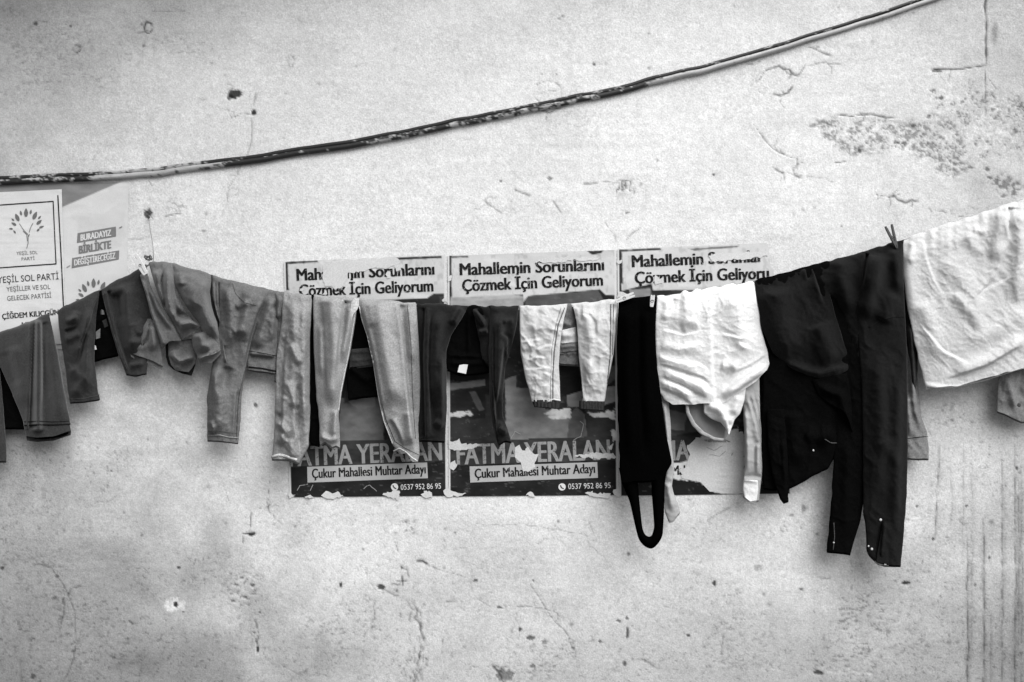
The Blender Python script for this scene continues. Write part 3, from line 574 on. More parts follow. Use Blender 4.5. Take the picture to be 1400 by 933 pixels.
election_poster('b', 'middle election poster with a white torn splash across the name below the light jeans', 222, dict(x0=618, slope=.035, seed=140, pic0=402, pic1=605, name0=604, name1=637,
    bars=[([(612, 350), (617, 350), (618, 392), (613, 392)], .06, 74), ([(614, 351), (640, 350), (640, 352), (614, 353)], .06, 75), ([(802, 343), (826, 342), (822, 347), (810, 349)], .03, 76)],
    head=[(617, 340), (846, 330), (846, 404), (828, 404), (820, 396), (722, 405), (716, 413), (715, 403), (618, 407)],
    tones=[([(616, 406), (690, 403), (716, 404), (716, 424), (616, 424)], .30, 21), ([(718, 404), (816, 397), (826, 410), (838, 420), (718, 424)], .07, 22), ([(690, 520), (735, 500), (746, 560), (800, 566), (800, 604), (692, 606)], .17, 23),
           ([(706, 440), (728, 500), (732, 530), (706, 530)], .03, 24), ([(664, 540), (678, 545), (680, 604), (664, 604)], .03, 25), ([(779, 566), (788, 556), (798, 566), (803, 590), (800, 600), (776, 598)], .09, 26), ([(800, 560), (841, 560), (843, 604), (804, 604)], .035, 27),
           ([(766, 515), (795, 515), (795, 540), (766, 542)], .012, 28), ([(800, 500), (842, 500), (842, 520), (800, 545)], .10, 29), ([(613, 524), (664, 518), (664, 528), (613, 534)], .16, 30), ([(616, 575), (668, 572), (668, 600), (616, 602)], .030, 31), ([(774, 540), (800, 532), (842, 528), (842, 548), (820, 556), (776, 556)], .22, 32), ([(650, 534), (662, 560), (655, 562), (640, 536)], .07, 33)],
    torn=[([(613, 566), (630, 561), (648, 564), (655, 565), (645, 570), (614, 571)], 35), ([(742, 566), (760, 558), (781, 560), (779, 572), (760, 574)], 36), ([(804, 565), (826, 566), (841, 559), (843, 576), (832, 571), (812, 571)], 37), ([(836, 585), (844, 588), (845, 604), (836, 606)], 38)],
    text=[('heading_lettering', 'Mahallemin Sorunlarını', 628.5, 376.5, 198, 16.5, 2.0, 'ink_black', .022), ('heading_lettering', 'Çözmek İçin Geliyorum', 632, 398.5, 193, 16.5, 2.4, 'ink_black', .022),
          ('name_lettering', 'FATMA YERALAN', 624.5, 635.5, 210, 28, 1.9, 'ink_pale', .018), ('strip_lettering', 'Çukur Mahallesi Muhtar Adayı', 649, 654, 165, 13, 2.5, 'ink_black', .02), ('number_lettering', '0537 952 86 95', 777, 669, 58, 7.6, 1.6, 'ink_white', .006)],
    box=[(642, 638), (816.5, 632), (817.5, 653.5), (643, 660)], phone=[(768.5, 666)],
    patch=[[(732, 359), (745, 360), (752, 358), (765, 359), (782, 357), (786, 352), (770, 352), (740, 354)], [(784, 356), (800, 357), (816, 355), (824, 351), (800, 351)], [(704, 612), (710, 609), (714, 615), (718, 617), (722, 611), (725, 620), (736, 621), (733, 630), (729, 641), (722, 646), (714, 645), (712, 632), (704, 626), (709, 622)],
           [(613, 601), (622, 603), (628, 600), (630, 607), (648, 607), (657, 609), (645, 614), (625, 616), (614, 614)], [(615, 633), (622, 630), (624, 640), (620, 643), (614, 640)], [(784, 624), (796, 621), (815, 619), (838, 620), (844, 626), (820, 628), (800, 626)], [(606, 671), (612, 667), (618, 672), (637, 674), (630, 678), (612, 680)], [(718, 678), (724, 672), (729, 674), (732, 680)], [(800, 674), (810, 672), (817, 676), (826, 674), (834, 675), (832, 682), (812, 680)], [(838, 670), (846, 664), (847, 680), (840, 677)], [(831, 609), (838, 606), (836, 615)], [(613, 378), (617, 376), (617, 384), (613, 385)]],
    scratch=[[(696, 604), (704, 590), (712, 594)], [(784, 602), (794, 597), (798, 580), (793, 576)]]))

election_poster('c', 'election poster half hidden by the white shirt, its lower centre torn down to white', 455, dict(x0=850, slope=.038, seed=180, pic0=392, pic1=600, name0=598, name1=634,
    bars=[([(844, 341), (850, 341), (852, 388), (845, 388)], .03, 77), ([(846, 342), (903, 339), (904, 342), (848, 345)], .05, 78), ([(940, 340), (1010, 336), (1008, 338.5), (950, 343)], .12, 79)],
    head=[(844, 330), (920, 326), (1070, 322), (1070, 382), (1066, 396), (893, 397), (891, 388), (850, 398)],
    tones=[([(860, 396), (890, 394), (890, 412), (860, 412)], .22, 41), ([(915, 545), (945, 545), (960, 590), (915, 596)], .06, 42), ([(915, 560), (940, 566), (936, 590), (915, 588)], .16, 43)],
    torn=[([(944, 606), (960, 597), (990, 604), (1016, 604), (1018, 672), (1006, 676), (976, 673), (960, 664), (942, 655), (920, 656), (914, 638), (936, 634), (951, 633), (946, 622)], 45), ([(985, 590), (1010, 586), (1018, 606), (1000, 612)], 46), ([(916, 634), (950, 632), (952, 656), (916, 655)], 47)],
    text=[('heading_lettering', 'Mahallemin Sorunlar', 864, 365.5, 181, 16.5, 2.4, 'ink_black', .022), ('heading_lettering', 'Çözmek İçin Geliyoru', 868, 388, 184, 16.5, 2.2, 'ink_black', .022),
          ('name_lettering', 'FATMA YERALAN', 857, 631, 210, 28, 1.2, 'ink_pale', .018), ('strip_lettering', 'Çukur Mahallesi Muhtar Adayı', 880, 651, 165, 13, 2.0, 'ink_black', .02), ('number_lettering', '0537 952 86 95', 1018, 664, 56, 7.6, 1.6, 'ink_pale', .006)],
    box=None, phone=[], cut=lambda X, Y: (X + 5 * fbm(X / 9, Y / 9, 3, 88) > 1053 - (Y - 345) * -.12) & (Y < 440),
    patch=[[(968, 350), (990, 346), (1012, 348), (1034, 343), (1050, 343), (1050, 350), (1036, 352), (1018, 355), (1000, 356), (976, 359)], [(895, 376), (902, 382), (906, 379), (906, 388), (896, 390)],
           [(938, 612), (946, 604), (952, 598), (966, 604), (990, 607), (1018, 603), (1020, 640), (1018, 672), (1004, 675), (976, 672), (958, 660), (948, 655), (932, 654), (930, 640), (944, 636), (949, 632), (944, 622)], [(844, 356), (850, 354), (850, 360), (846, 362)], [(1000, 596), (1016, 590), (1018, 606), (1004, 608)], [(846, 398), (862, 402), (858, 408), (844, 408)]],
    scratch=[[(966, 612), (976, 616), (988, 610)], [(970, 622), (984, 624), (992, 617)]]))

def party_tree(parent, cx, cy, sc, mat, trunk=True, half=False, depth=.0042):
    # leaves of the emblem: (dx, dy, size, lean)
    leaves = [(-20.5, 3, 2.7, 85), (-16.5, -3.5, 3.9, 60), (-12, -12.5, 5.6, 25), (-7, -18.5, 3.4, 12), (0, -19, 6.0, 0), (6.5, -20, 3.2, -12), (12.3, -15, 5.8, -25), (18.6, -12.5, 2.8, -45), (18, -6, 4.6, -50), (21.5, .5, 3.5, -70), (17, 4.5, 2.8, -45), (-15.5, 7.3, 2.6, 35), (-18, -9.5, 2.4, 50)]
    for dx, dy, s, a in leaves:
        if half and dy > 1: continue
        t = math.radians(a); pts = []
        for k in range(12):
            th = 2 * math.pi * k / 12; lx = .48 * s * math.sin(th); ly = -s * math.cos(th) * (1.0)
            lx *= (1 - .45 * max(0, math.cos(th))); pts.append((cx + (dx + lx * math.cos(t) + ly * math.sin(t)) * sc, cy + (dy - lx * math.sin(t) + ly * math.cos(t)) * sc))
        flat_patch('emblem_leaf', pts, mat, parent, depth, thick=0)
    if trunk:
        for pts in ([(-9, -4), (-3, 5), (3, 11), (3, 22), (1, 30)], [(9.5, -4.5), (6, 2), (4.4, 8)], [(-4, 6), (1, 11), (2, 20)], [(3.4, 14), (5, 10)]):
            stroke_line('emblem_trunk', [(cx + a * sc, cy + b * sc) for a, b in pts], .9, mat, parent, depth)

def party_posters():
    def t2(X, Y, u, v):
        T = 0.56 * (1 + .05 * fbm(X / 40, Y / 30, 4, 201)); diag = (Y - 283) + (X - 86) * (31 / 72.0)
        m = 1 - sstep(-1, 1, diag); T = T * (1 - m) + m * 0.20 * (1 + .18 * fbm(X / 20, Y / 8, 4, 203))
        wet = torn_mask(X, Y, [(100, 296), (170, 280), (172, 330), (150, 345), (110, 350)], 206, 6, 20); return T * (1 - .07 * wet) + .05 * (1 - np.abs(np.sin(Y / 9 + X / 60))) * .25
    b = sheet('party_poster', POSTERS['p2'], t2, None, 0.0026, 200); tag(b, 'pale party poster with slanted slogan boxes and a grey diagonal top corner', 'poster')
    b1 = flat_patch('slogan_box', [(106, 319), (158.5, 310), (158.5, 323.5), (105, 332.5)], M['ink_grey2'], b, .0036, thick=0)
    b2 = flat_patch('slogan_box', [(98.5, 353), (163, 342.5), (162.5, 355), (98, 367)], M['ink_grey2'], b, .0036, thick=0)
    BUCK[b1.name] = BUCK[b2.name] = 200
    lettering('slogan_lettering', 'BURADAYIZ', 110, 329.5, 44, 8.6, 9.5, M['ink_white'], b1, .0042, .03, .25)
    lettering('slogan_lettering', 'BİRLİKTE', 107.5, 347, 47, 10.5, 10, M['ink_grey2'], b, .0042, .035, .25)
    lettering('slogan_lettering', 'DEĞİŞTİRECEĞİZ', 101.5, 363.5, 58.5, 8.2, 10, M['ink_white'], b2, .0042, .028, .25)
    party_tree(b, 128, 407, 1.05, M['ink_grey3'], trunk=False)
    stroke_line('slogan_tick', [(163, 312), (167, 310)], 1.2, M['ink_grey2'], b, .0042); stroke_line('slogan_tick', [(91, 366), (96, 363)], 1.2, M['ink_pale'], b, .0042)
    def t1(X, Y, u, v):
        return 0.60 * (1 + .035 * fbm(X / 35, Y / 30, 4, 211)) - .03 * sstep(.2, .5, fbm(X / 60, Y / 4, 3, 214))
    a = sheet('party_poster', POSTERS['p1'], t1, None, 0.0068, 210); tag(a, 'white party poster at the left edge with a framed tree emblem above lettering', 'poster')
    d = .0079
    stroke_line('emblem_frame', [(-50, 284), (72.5, 275.5), (76.5, 361), (-46, 369)], 1.4, M['ink_black'], a, d) if False else None
    for pts in ([(-50, 284), (73, 275.5)], [(72.6, 275), (76.6, 361.6)], [(76.8, 361), (-46, 369.5)]): stroke_line('emblem_frame', pts, 1.5, M['ink_black'], a, d)
    stroke_line('margin_line', [(79, 267), (83, 340), (87, 424)], 1.7, M['ink_black'], a, d)
    party_tree(a, 35.5, 310, 1.0, M['ink_grey3'], True, False, d)
    lettering('emblem_lettering', 'YEŞİL SOL', 22.5, 349, 29, 4.6, 3, M['ink_grey'], a, d, .0); lettering('emblem_lettering', 'PARTİ', 29.5, 356.5, 18, 4.4, 3, M['ink_grey'], a, d, .0)
    lettering('title_lettering', 'YEŞİL SOL PARTİ', -3, 387.5, 83.5, 8.8, 3.8, M['ink_black'], a, d, .0); lettering('title_lettering', 'YEŞİLLER VE SOL', 9, 399, 60, 6.4, 3.6, M['ink_grey'], a, d, .0)
    lettering('title_lettering', 'GELECEK PARTİSİ', 10, 411.5, 60.5, 6.6, 4.2, M['ink_grey'], a, d, .0); lettering('candidate_lettering', 'ÇİĞDEM KILIÇGÜN', 3, 436.5, 78, 7.2, 4.6, M['ink_black'], a, d, .018); lettering('candidate_lettering', 'UR', 30, 448, 14, 7.2, 4.6, M['ink_black'], a, d, .018)
M['ink_grey2'] = plain('slogan_grey_ink', 0.17, 0.8, 0.2); M['ink_grey3'] = plain('emblem_grey_ink', 0.13, 0.8, 0.2)
party_posters()

# ------------------------------------------------------------------ clothesline
ROPE = [(-420, 640), (-250, 560), (-60, 480), (0, 457), (75, 428), (140, 396), (190, 370), (210, 358), (240, 363), (300, 381), (370, 399), (440, 407), (490, 410), (570, 417), (640, 420), (710, 421), (780, 418), (845, 411), (900, 407), (1030, 386), (1130, 360), (1225, 333), (1300, 307), (1400, 275), (1560, 222), (1720, 168)]
ROPE_Y = 0.053; CL = 0.022      # CL: how far the whole row was moved back towards the wall
rx_, ry_ = smooth_pts(ROPE, 1200, .008)
def rope_py(px): return np.interp(px, rx_, ry_)

def make_line():
    root = thing('clothesline', 'thin cord strung across the wall, carrying all the washing and tied up to a nail', 'clothesline', P(210, 358, -ROPE_Y))
    n = 260; ii = np.linspace(0, 1199, n).astype(int); pts = []
    for k, i in enumerate(ii):
        y = -ROPE_Y * min(1, k / 8, (n - 1 - k) / 8); pts.append(P(rx_[i], ry_[i], y))
    tube('cord', pts, 0.0026, M['rope'], root, 7)
    tube('tie_cord', [P(203, 297, -.006), P(205, 312, -.02), P(209, 335, -.05), P(210, 357, -ROPE_Y)], 0.0009, M['rope'], root, 6)
    tube('nail', [P(202, 294, .012), P(203, 297, -.014), P(203.5, 297.5, -.016)], 0.0022, M['iron'], root, 8, lambda t: 1 if t < .9 else 2)
    r = np.random.default_rng(5); kn = []
    for t in np.linspace(0, 1, 46):
        a = t * 34; kn.append(P(203 + 7 * math.cos(a) * (.4 + .6 * r.random()) , 353 + 4.5 * math.sin(a * 1.3) * (.4 + .6 * r.random()), -ROPE_Y - .010 * math.sin(a * .7)))
    tube('knot', kn, 0.0010, M['iron'], root, 6)
make_line()

# ------------------------------------------------------------------ cloth
class Cloth:
    pass
FMAT = dict(grey_fleece=2.4, washed_grey_denim=2.1, dark_grey_twill=2.1, charcoal_cotton=2.2, dark_knit=1.6, black_cotton=1.6, pale_grey_cotton=1.7, light_grey_jersey=1.6)

def fold_field(X, Y, folds):
    H = np.zeros(X.shape)
    for f in folds:
        kind, pts, wd, a = f[:4]; fade = f[4] if len(f) > 4 else (.15, .25)
        p = np.asarray(pts, float)
        if len(p) > 2: sx, sy = smooth_pts(p, 14, .06); p = np.stack([sx, sy], -1)
        d, sg, pr = poly_dist(X, Y, p); a0, a1 = fade
        e = (np.clip(pr / a0, 0, 1) if a0 else 1) * (np.clip((1 - pr) / a1, 0, 1) if a1 else 1); e = e * e * (3 - 2 * e) if not np.isscalar(e) else e
        if kind == 'r': H += 1.3 * a * e * np.exp(-(d / wd) ** 2)
        elif kind == 's':
            s = sg * d; soft = np.tanh(s / 1.3); H += 1.0 * a * e * soft * np.exp(-d / wd)
    return H

def crumple(X, Y, lam, ang, spread, seed, n=3):
    """flat facets meeting in sharp irregular creases"""
    r = np.random.default_rng(seed); H = np.zeros(X.shape)
    for k in range(n):
        t = math.radians(ang + r.uniform(-spread, spread)); l = lam * r.uniform(.7, 1.5)
        wp = .55 * l * vnoise(X / (1.3 * l) + 3 * k, Y / (1.3 * l), seed + k) + .25 * l * vnoise(X / (.5 * l), Y / (.5 * l) + 7 * k, seed + 20 + k)
        q = (-X * math.sin(t) + Y * math.cos(t) + wp) / l + r.random(); tri = np.abs(q - np.floor(q) - .5) * 2
        m = sstep(-.45, .35, vnoise(X / (1.7 * l) + 11 * k, Y / (1.7 * l), seed + 60 + k)); dl = (1 - tri) * l * .5; brk = sstep(-.25, .35, vnoise(X / (.8 * l) + 5 * k, Y / (.8 * l), seed + 90 + k)); H += .42 * (tri ** 1.25 - .5) * m * l + .30 * l * m * brk * np.exp(-(dl / (.55 + .055 * l)) ** 1.3)
    return H * S * 1000 / n       # mm for a unit slope

def wrinkle_field(X, Y, specs):
    H = np.zeros(X.shape)
    for amp, sc, stretch, ang, seed in specs:
        t = math.radians(ang); a = (X * math.cos(t) + Y * math.sin(t)) / (sc * stretch); b = (-X * math.sin(t) + Y * math.cos(t)) / sc
        wx = .7 * vnoise(a * .8, b * .8, seed + 40); wy = .7 * vnoise(a * .8 + 9, b * .8, seed + 41)
        n = ridged(a + wx, b + wy, 3, seed); msk = .35 + .65 * sstep(-.3, .5, vnoise(X / (sc * 3.5), Y / (sc * 3.5), seed + 50)); H += amp * n * msk
    return H

def cloth(parent, name, mat, L, R, base=.088, h=.008, folds=(), wr=(), bottom=None, top=None, backlow=2.5, res=1.5, rope=True, lean=0.0, edge=1.0, seed=1, gather=0.0, belly=0.0, fm=1.0, curl=0.0, cr=.25, cra=60, crl=17, backgap=None, label=None):
    """a hanging double layer of cloth: closed top (over the line), closed sides, open hem. L, R = photo outline of its left and right edges, top to bottom"""
    base -= CL; fm *= FMAT.get(mat.name, 1.0); h *= 1 + .45 * (FMAT.get(mat.name, 1.0) - 1) if h > .0075 else 1.0
    n_v = int(max(10, math.hypot(L[-1][0] - L[0][0], L[-1][1] - L[0][1]) / res)); wmax = max(abs(b[0] - a[0]) for a in L for b in R)
    wid = max(6, np.mean([abs(np.interp(y, [p[1] for p in R], [p[0] for p in R]) - np.interp(y, [p[1] for p in L], [p[0] for p in L])) for y in np.linspace(L[0][1], L[-1][1], 8)]))
    n_u = int(max(9, wid / res)) + 4
    lx, ly = smooth_pts(L, n_v, .03); qx, qy = smooth_pts(R, n_v, .03)
    t = np.linspace(0, 1, n_u); u = .55 * t + .45 * (.5 - .5 * np.cos(np.pi * t)); v = np.linspace(0, 1, n_v)[:, None]
    X = lx[:, None] * (1 - u) + qx[:, None] * u; Y = ly[:, None] * (1 - u) + qy[:, None] * u
    if rope: Y = Y + (rope_py(X[0]) - 2.2 - Y[0]) * (1 - v) ** 3
    elif top: Y = Y + np.interp(u, [a for a, b in top], [b for a, b in top]) * (1 - v) ** 3
    if bottom: Y = Y + np.interp(u, [a for a, b in bottom], [b for a, b in bottom]) * v ** 6
    X = X + .9 * edge * vnoise(Y / 13, X / 60, seed) * v; Y = Y + .8 * edge * vnoise(X / 11, Y / 80, seed + 3) * v + (1.1 * edge * vnoise(X / 8, 0 * Y, seed + 5) * (1 - v) ** 8 if rope else 0)
    e = np.clip(1 - np.abs(2 * u - 1) ** 2.4, 0, 1) ** .5; e = np.broadcast_to(e, X.shape)
    dsp = 2.1 * fm * fold_field(X, Y, folds) / 1000 + 1.9 * wrinkle_field(X, Y, wr) / 1000 + .0008 * fbm(X / 13, Y / 20, 4, seed + 18) + cr / 1000 * (crumple(X, Y, crl, cra, 40, abs(int(lx[0])) + 7 * len(L)) + crumple(X, Y, crl * .45, cra - 50, 60, abs(int(lx[0])) + 99, 4) + .6 * crumple(X, Y, crl * 2.2, 90, 18, abs(int(lx[0])) + 199, 2)) + .0006 * fbm(X / 30, Y / 40, 3, seed + 8)
    if gather:      # small pleats bunched on the line
        dsp = dsp + gather / 1000 * vnoise(X / 7, Y / 200, seed + 12) * np.exp(-(Y - Y[0]) / 45)
    mid = -base - lean * v - belly * np.sin(np.pi * v ** 1.4) + curl * sstep(.72, 1.0, v)
    yf = mid - h * e - np.clip(dsp, -h * 1.1, .05) * np.clip(e * 1.25, 0, 1); yb = mid + h * e * .9
    if backgap is not None: yb = mid + backgap * e
    yb = np.maximum(yb, yf + .0016 * e)
    if rope:
        tt = np.clip((Y - Y[0]) / 7, 0, 1); k = np.sqrt(1 - (1 - tt) ** 2); r0 = -ROPE_Y; far = sstep(0, 30, Y - Y[0])
        hold = r0 + (mid - r0) * far; yf = hold + (yf - mid) * k - .003 * k * (1 - far); yb = hold + (yb - mid) * k + .003 * k * (1 - far)
    wx, wy, wz = PX(X, Y, yf); Vf = np.stack([wx, wy, wz], -1)
    Yb = Y + backlow * v ** 5; bx, by, bz = PX(X, Yb, yb); Vb = np.stack([bx, by, bz], -1)[:, 1:-1]
    nf = n_v * n_u; idf = np.arange(nf).reshape(n_v, n_u); idb = nf + np.arange(n_v * (n_u - 2)).reshape(n_v, n_u - 2)
    full = np.concatenate([idf[:, :1], idb, idf[:, -1:]], 1)
    F = [np.stack([idf[:-1, :-1], idf[1:, :-1], idf[1:, 1:], idf[:-1, 1:]], -1).reshape(-1, 4), np.stack([full[:-1, :-1], full[:-1, 1:], full[1:, 1:], full[1:, :-1]], -1).reshape(-1, 4),
         np.stack([idf[0, :-1], idf[0, 1:], full[0, 1:], full[0, :-1]], -1)[1:-1]]
    o = link(name, mesh_np(name, np.concatenate([Vf.reshape(-1, 3), Vb.reshape(-1, 3)]), np.concatenate(F)), mat, parent, label)
    c = Cloth(); c.o = o; c.X = X; c.Y = Y; c.y = yf; return c

def seam(parent, name, mat, c, pts, wd=1.2, proud=.0012, dash=None):
    """a raised line of stitching lying on the front of a cloth"""
    p = np.asarray(pts, float); n = max(6, int(sum(math.hypot(*(p[i + 1] - p[i])) for i in range(len(p) - 1)) / 2.5)); sx, sy = smooth_pts(pts, n, .02)
    w = []
    for a, b in zip(sx, sy):
        k = np.argmin((c.X - a) ** 2 + (c.Y - b) ** 2); w.append(P(a, b, float(c.y.flat[k]) - proud * .4))
    return tube(name, w, wd * S / 2, mat, c.o, 6)       # a piece of the cloth part it is sewn on

def stud(parent, name, mat, c, px, py, r=2.2):
    k = np.argmin((c.X - px) ** 2 + (c.Y - py) ** 2); y = float(c.y.flat[k]); bm = bmesh.new()
    bmesh.ops.create_uvsphere(bm, u_segments=12, v_segments=6, radius=r * S); bmesh.ops.scale(bm, vec=(1, .45, 1), verts=bm.verts); bmesh.ops.translate(bm, vec=P(px, py, y - .001), verts=bm.verts)
    me = bpy.data.meshes.new(name); bm.to_mesh(me); bm.free(); return link(name, me, mat, c.o)

def patch_cloth(parent, name, mat, poly, y, thick=.002, bend=.004, seed=0):
    """small loose piece of cloth or a tag: outline with thickness and a bend"""
    y += CL; pj = jag(poly, .25, 4, seed, True); cx = sum(a for a, b in pj) / len(pj); cy = sum(b for a, b in pj) / len(pj); bm = bmesh.new()
    f = bm.faces.new([bm.verts.new(P(a, b, y)) for a, b in pj]); bmesh.ops.triangulate(bm, faces=[f]); bmesh.ops.subdivide_edges(bm, edges=bm.edges[:], cuts=1, use_grid_fill=True)
    for v in bm.verts: v.co.y -= bend * math.sin(v.co.x * 160 + seed) * .5
    r = bmesh.ops.extrude_face_region(bm, geom=bm.faces[:])
    for v in [g for g in r['geom'] if isinstance(g, bmesh.types.BMVert)]: v.co.y -= thick
    bmesh.ops.recalc_face_normals(bm, faces=bm.faces[:]); me = bpy.data.meshes.new(name); bm.to_mesh(me); bm.free(); return link(name, me, mat, parent)

def garment(name, label, cat, px): return thing(name, label, cat, P(px, float(rope_py(px)), -ROPE_Y), 'washing hung along the line')

F_ = dict(
    flare=fabric('dark_knit', wr=.28, wscale=62, val=0.032, sheen=.25), dark=fabric('dark_grey_twill', wr=.28, wscale=62, val=0.03, sheen=.1), darkin=fabric('dark_inner_cloth', 0.003), grey=fabric('grey_fleece', wr=.28, wscale=62, val=0.105, sheen=.2, bump=.4), greyin=fabric('grey_fleece_inside', 0.035),
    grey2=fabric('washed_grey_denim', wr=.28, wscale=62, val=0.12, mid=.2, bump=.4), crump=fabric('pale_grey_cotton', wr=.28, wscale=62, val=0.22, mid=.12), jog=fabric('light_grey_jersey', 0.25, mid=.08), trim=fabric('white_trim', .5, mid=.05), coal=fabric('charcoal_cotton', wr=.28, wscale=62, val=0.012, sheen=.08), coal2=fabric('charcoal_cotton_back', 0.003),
    jean=fabric('bleached_denim', 0.44, mid=.28, grain=.2, bump=.5, stretch=(1.4, 1, .35)), jeandark=fabric('denim_seam', .12, mid=.2), rib=fabric('dark_ribbed_cuff', .03), white=fabric('white_cotton', .60, mid=.05, grain=.22, wr=.22, wscale=75), whitein=fabric('white_cotton_shaded', .20, mid=.1, grain=.08),  # whitein: white cotton darkened for the shade inside the collar
    sleeve=fabric('pale_sleeve_cotton', .30, mid=.08, grain=.08, wr=.12), black=fabric('black_jersey', .0012, bump=.1), black2=fabric('black_cotton', .008, mid=.1, sheen=.05), black3=fabric('black_cotton_shaded', .0028), sheet=fabric('pale_crumpled_cotton', .48, mid=.08, grain=.25, wr=.32, wscale=64),  # black3: same cotton as black2, darkened for the shirt parts in shade
    greyin2=fabric('grey_fleece_shadow_side', .016), shade=fabric('shaded_and_grey_cotton', .16, mid=.1), stitch=fabric('black_stitching', .012), greystitch=fabric('grey_stitching', .06), palestitch=fabric('pale_stitching', .19),  # shade: pale shirt cotton darkened for sleeves in shadow, also used on labels
)

# 1 -- dark flared knit trousers at the left edge
g = garment('trousers', 'dark flared knit trousers with a black stitched hem at the left edge', 'trousers', 30)
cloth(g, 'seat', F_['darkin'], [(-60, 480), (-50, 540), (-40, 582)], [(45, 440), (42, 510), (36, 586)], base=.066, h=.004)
cloth(g, 'leg', F_['flare'], [(-110, 502), (-112, 570), (-96, 634)], [(-22, 464), (0, 506), (5, 560), (9.5, 631)], base=.082, h=.007, folds=[('r', [(-10, 520), (0, 580), (3, 630)], 6, 3)], cr=0.12)
c = cloth(g, 'leg', F_['flare'], [(-28, 467), (-12, 490), (1, 503), (16, 537), (31, 575), (36, 597)], [(67, 431), (80, 488), (90, 545), (97.5, 589)], base=.092, h=.010,
    folds=[('r', [(52, 437), (52, 500), (52, 590)], 5.5, 9, (.02, .02)), ('s', [(45, 437), (43, 500), (39, 588)], 9, 6, (.05, .02)), ('s', [(56.5, 440), (58, 500), (58, 560)], 9, 5, (.02, .3)), ('r', [(70, 450), (80, 520), (86, 585)], 12, 5), ('r', [(20, 470), (30, 520), (36, 560)], 12, 4), ('r', [(5, 480), (25, 530)], 10, -2)],
    bottom=[(0, 0), (.25, 4), (.6, 5), (1, 0)], backlow=6, cr=0.12)
seam(g, 'hem_stitching', F_['stitch'], c, [(34, 582), (52, 581), (70, 581), (96, 580)], 2.0); seam(g, 'hem_stitching', F_['stitch'], c, [(33, 577), (52, 576), (70, 577), (95, 576)], .9)
patch_cloth(g, 'hem_opening', F_['darkin'], [(38, 594), (50, 592), (70, 591), (96, 588), (95, 593), (82, 598), (62, 601), (48, 600)], -.0845, .002, .001, 3)

# 2 -- dark trousers with two short legs
g = garment('trousers', 'dark grey trousers with a printed label inside, left of the grey bundle', 'trousers', 138)
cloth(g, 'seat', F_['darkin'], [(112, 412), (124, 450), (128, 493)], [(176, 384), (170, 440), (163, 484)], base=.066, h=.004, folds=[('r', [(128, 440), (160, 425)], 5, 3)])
patch_cloth(g, 'printed_label', F_['shade'], [(131, 454), (137, 449), (137, 462), (131, 464)], -.074, .0006, .001, 4); patch_cloth(g, 'printed_label', M['tag'], [(127.5, 471), (131, 473), (132, 478), (128, 479)], -.074, .0006, .001, 5)
patch_cloth(g, 'printed_label', F_['greyin'], [(137, 424), (142, 426), (148, 446), (143, 448), (138, 434)], -.074, .0006, .001, 6); patch_cloth(g, 'printed_label', F_['shade'], [(139, 423), (142, 425), (143, 431), (139, 430)], -.0755, .0006, .001, 7)
c = cloth(g, 'leg', F_['dark'], [(79, 425), (80, 445), (84, 473), (89, 500), (95, 551)], [(136.5, 400), (131, 440), (129, 483), (131, 510), (136, 545)], base=.088, h=.009,
    folds=[('s', [(134, 405), (122, 440), (112, 470), (106, 500)], 10, 6), ('r', [(90, 440), (108, 432)], 4, 3.5), ('r', [(88, 465), (112, 455)], 5, 3), ('r', [(124, 420), (118, 480), (120, 540)], 7, 6), ('r', [(98, 500), (112, 520), (100, 545)], 7, 4), ('s', [(88, 452), (106, 446)], 6, -3), ('r', [(105, 425), (100, 445)], 5, 3)], wr=[(1.4, 17, 1.6, 20, 3)], bottom=[(0, 0), (.5, 1), (1, 0)], backlow=2, cr=0.31)
seam(g, 'hem_stitching', F_['greystitch'], c, [(94, 546), (115, 545), (136, 540)], .8)
c = cloth(g, 'leg', F_['dark'], [(138, 398), (143, 420), (153, 456), (162, 484), (173, 510)], [(200, 364), (206, 400), (209, 440), (203, 490), (201, 511)], base=.086, h=.009,
    folds=[('s', [(146, 398), (152, 425), (162, 465), (176, 506)], 9, 5, (.02, .1)), ('r', [(172, 385), (174, 430), (184, 490)], 8, 6), ('r', [(160, 400), (166, 440)], 6, -3), ('r', [(150, 402), (172, 392)], 4, 2.5), ('r', [(176, 470), (196, 466)], 5, 3), ('r', [(185, 440), (192, 460)], 5, 3), ('r', [(176, 500), (198, 497)], 3, 2.5)], wr=[(1.3, 16, 1.5, 70, 5)], backlow=2, bottom=[(0, 2), (.4, 3), (1, 0)], cr=0.31)
seam(g, 'side_seam', F_['greystitch'], c, [(141, 402), (146, 425), (156, 458), (166, 488), (174, 506)], 1.0)

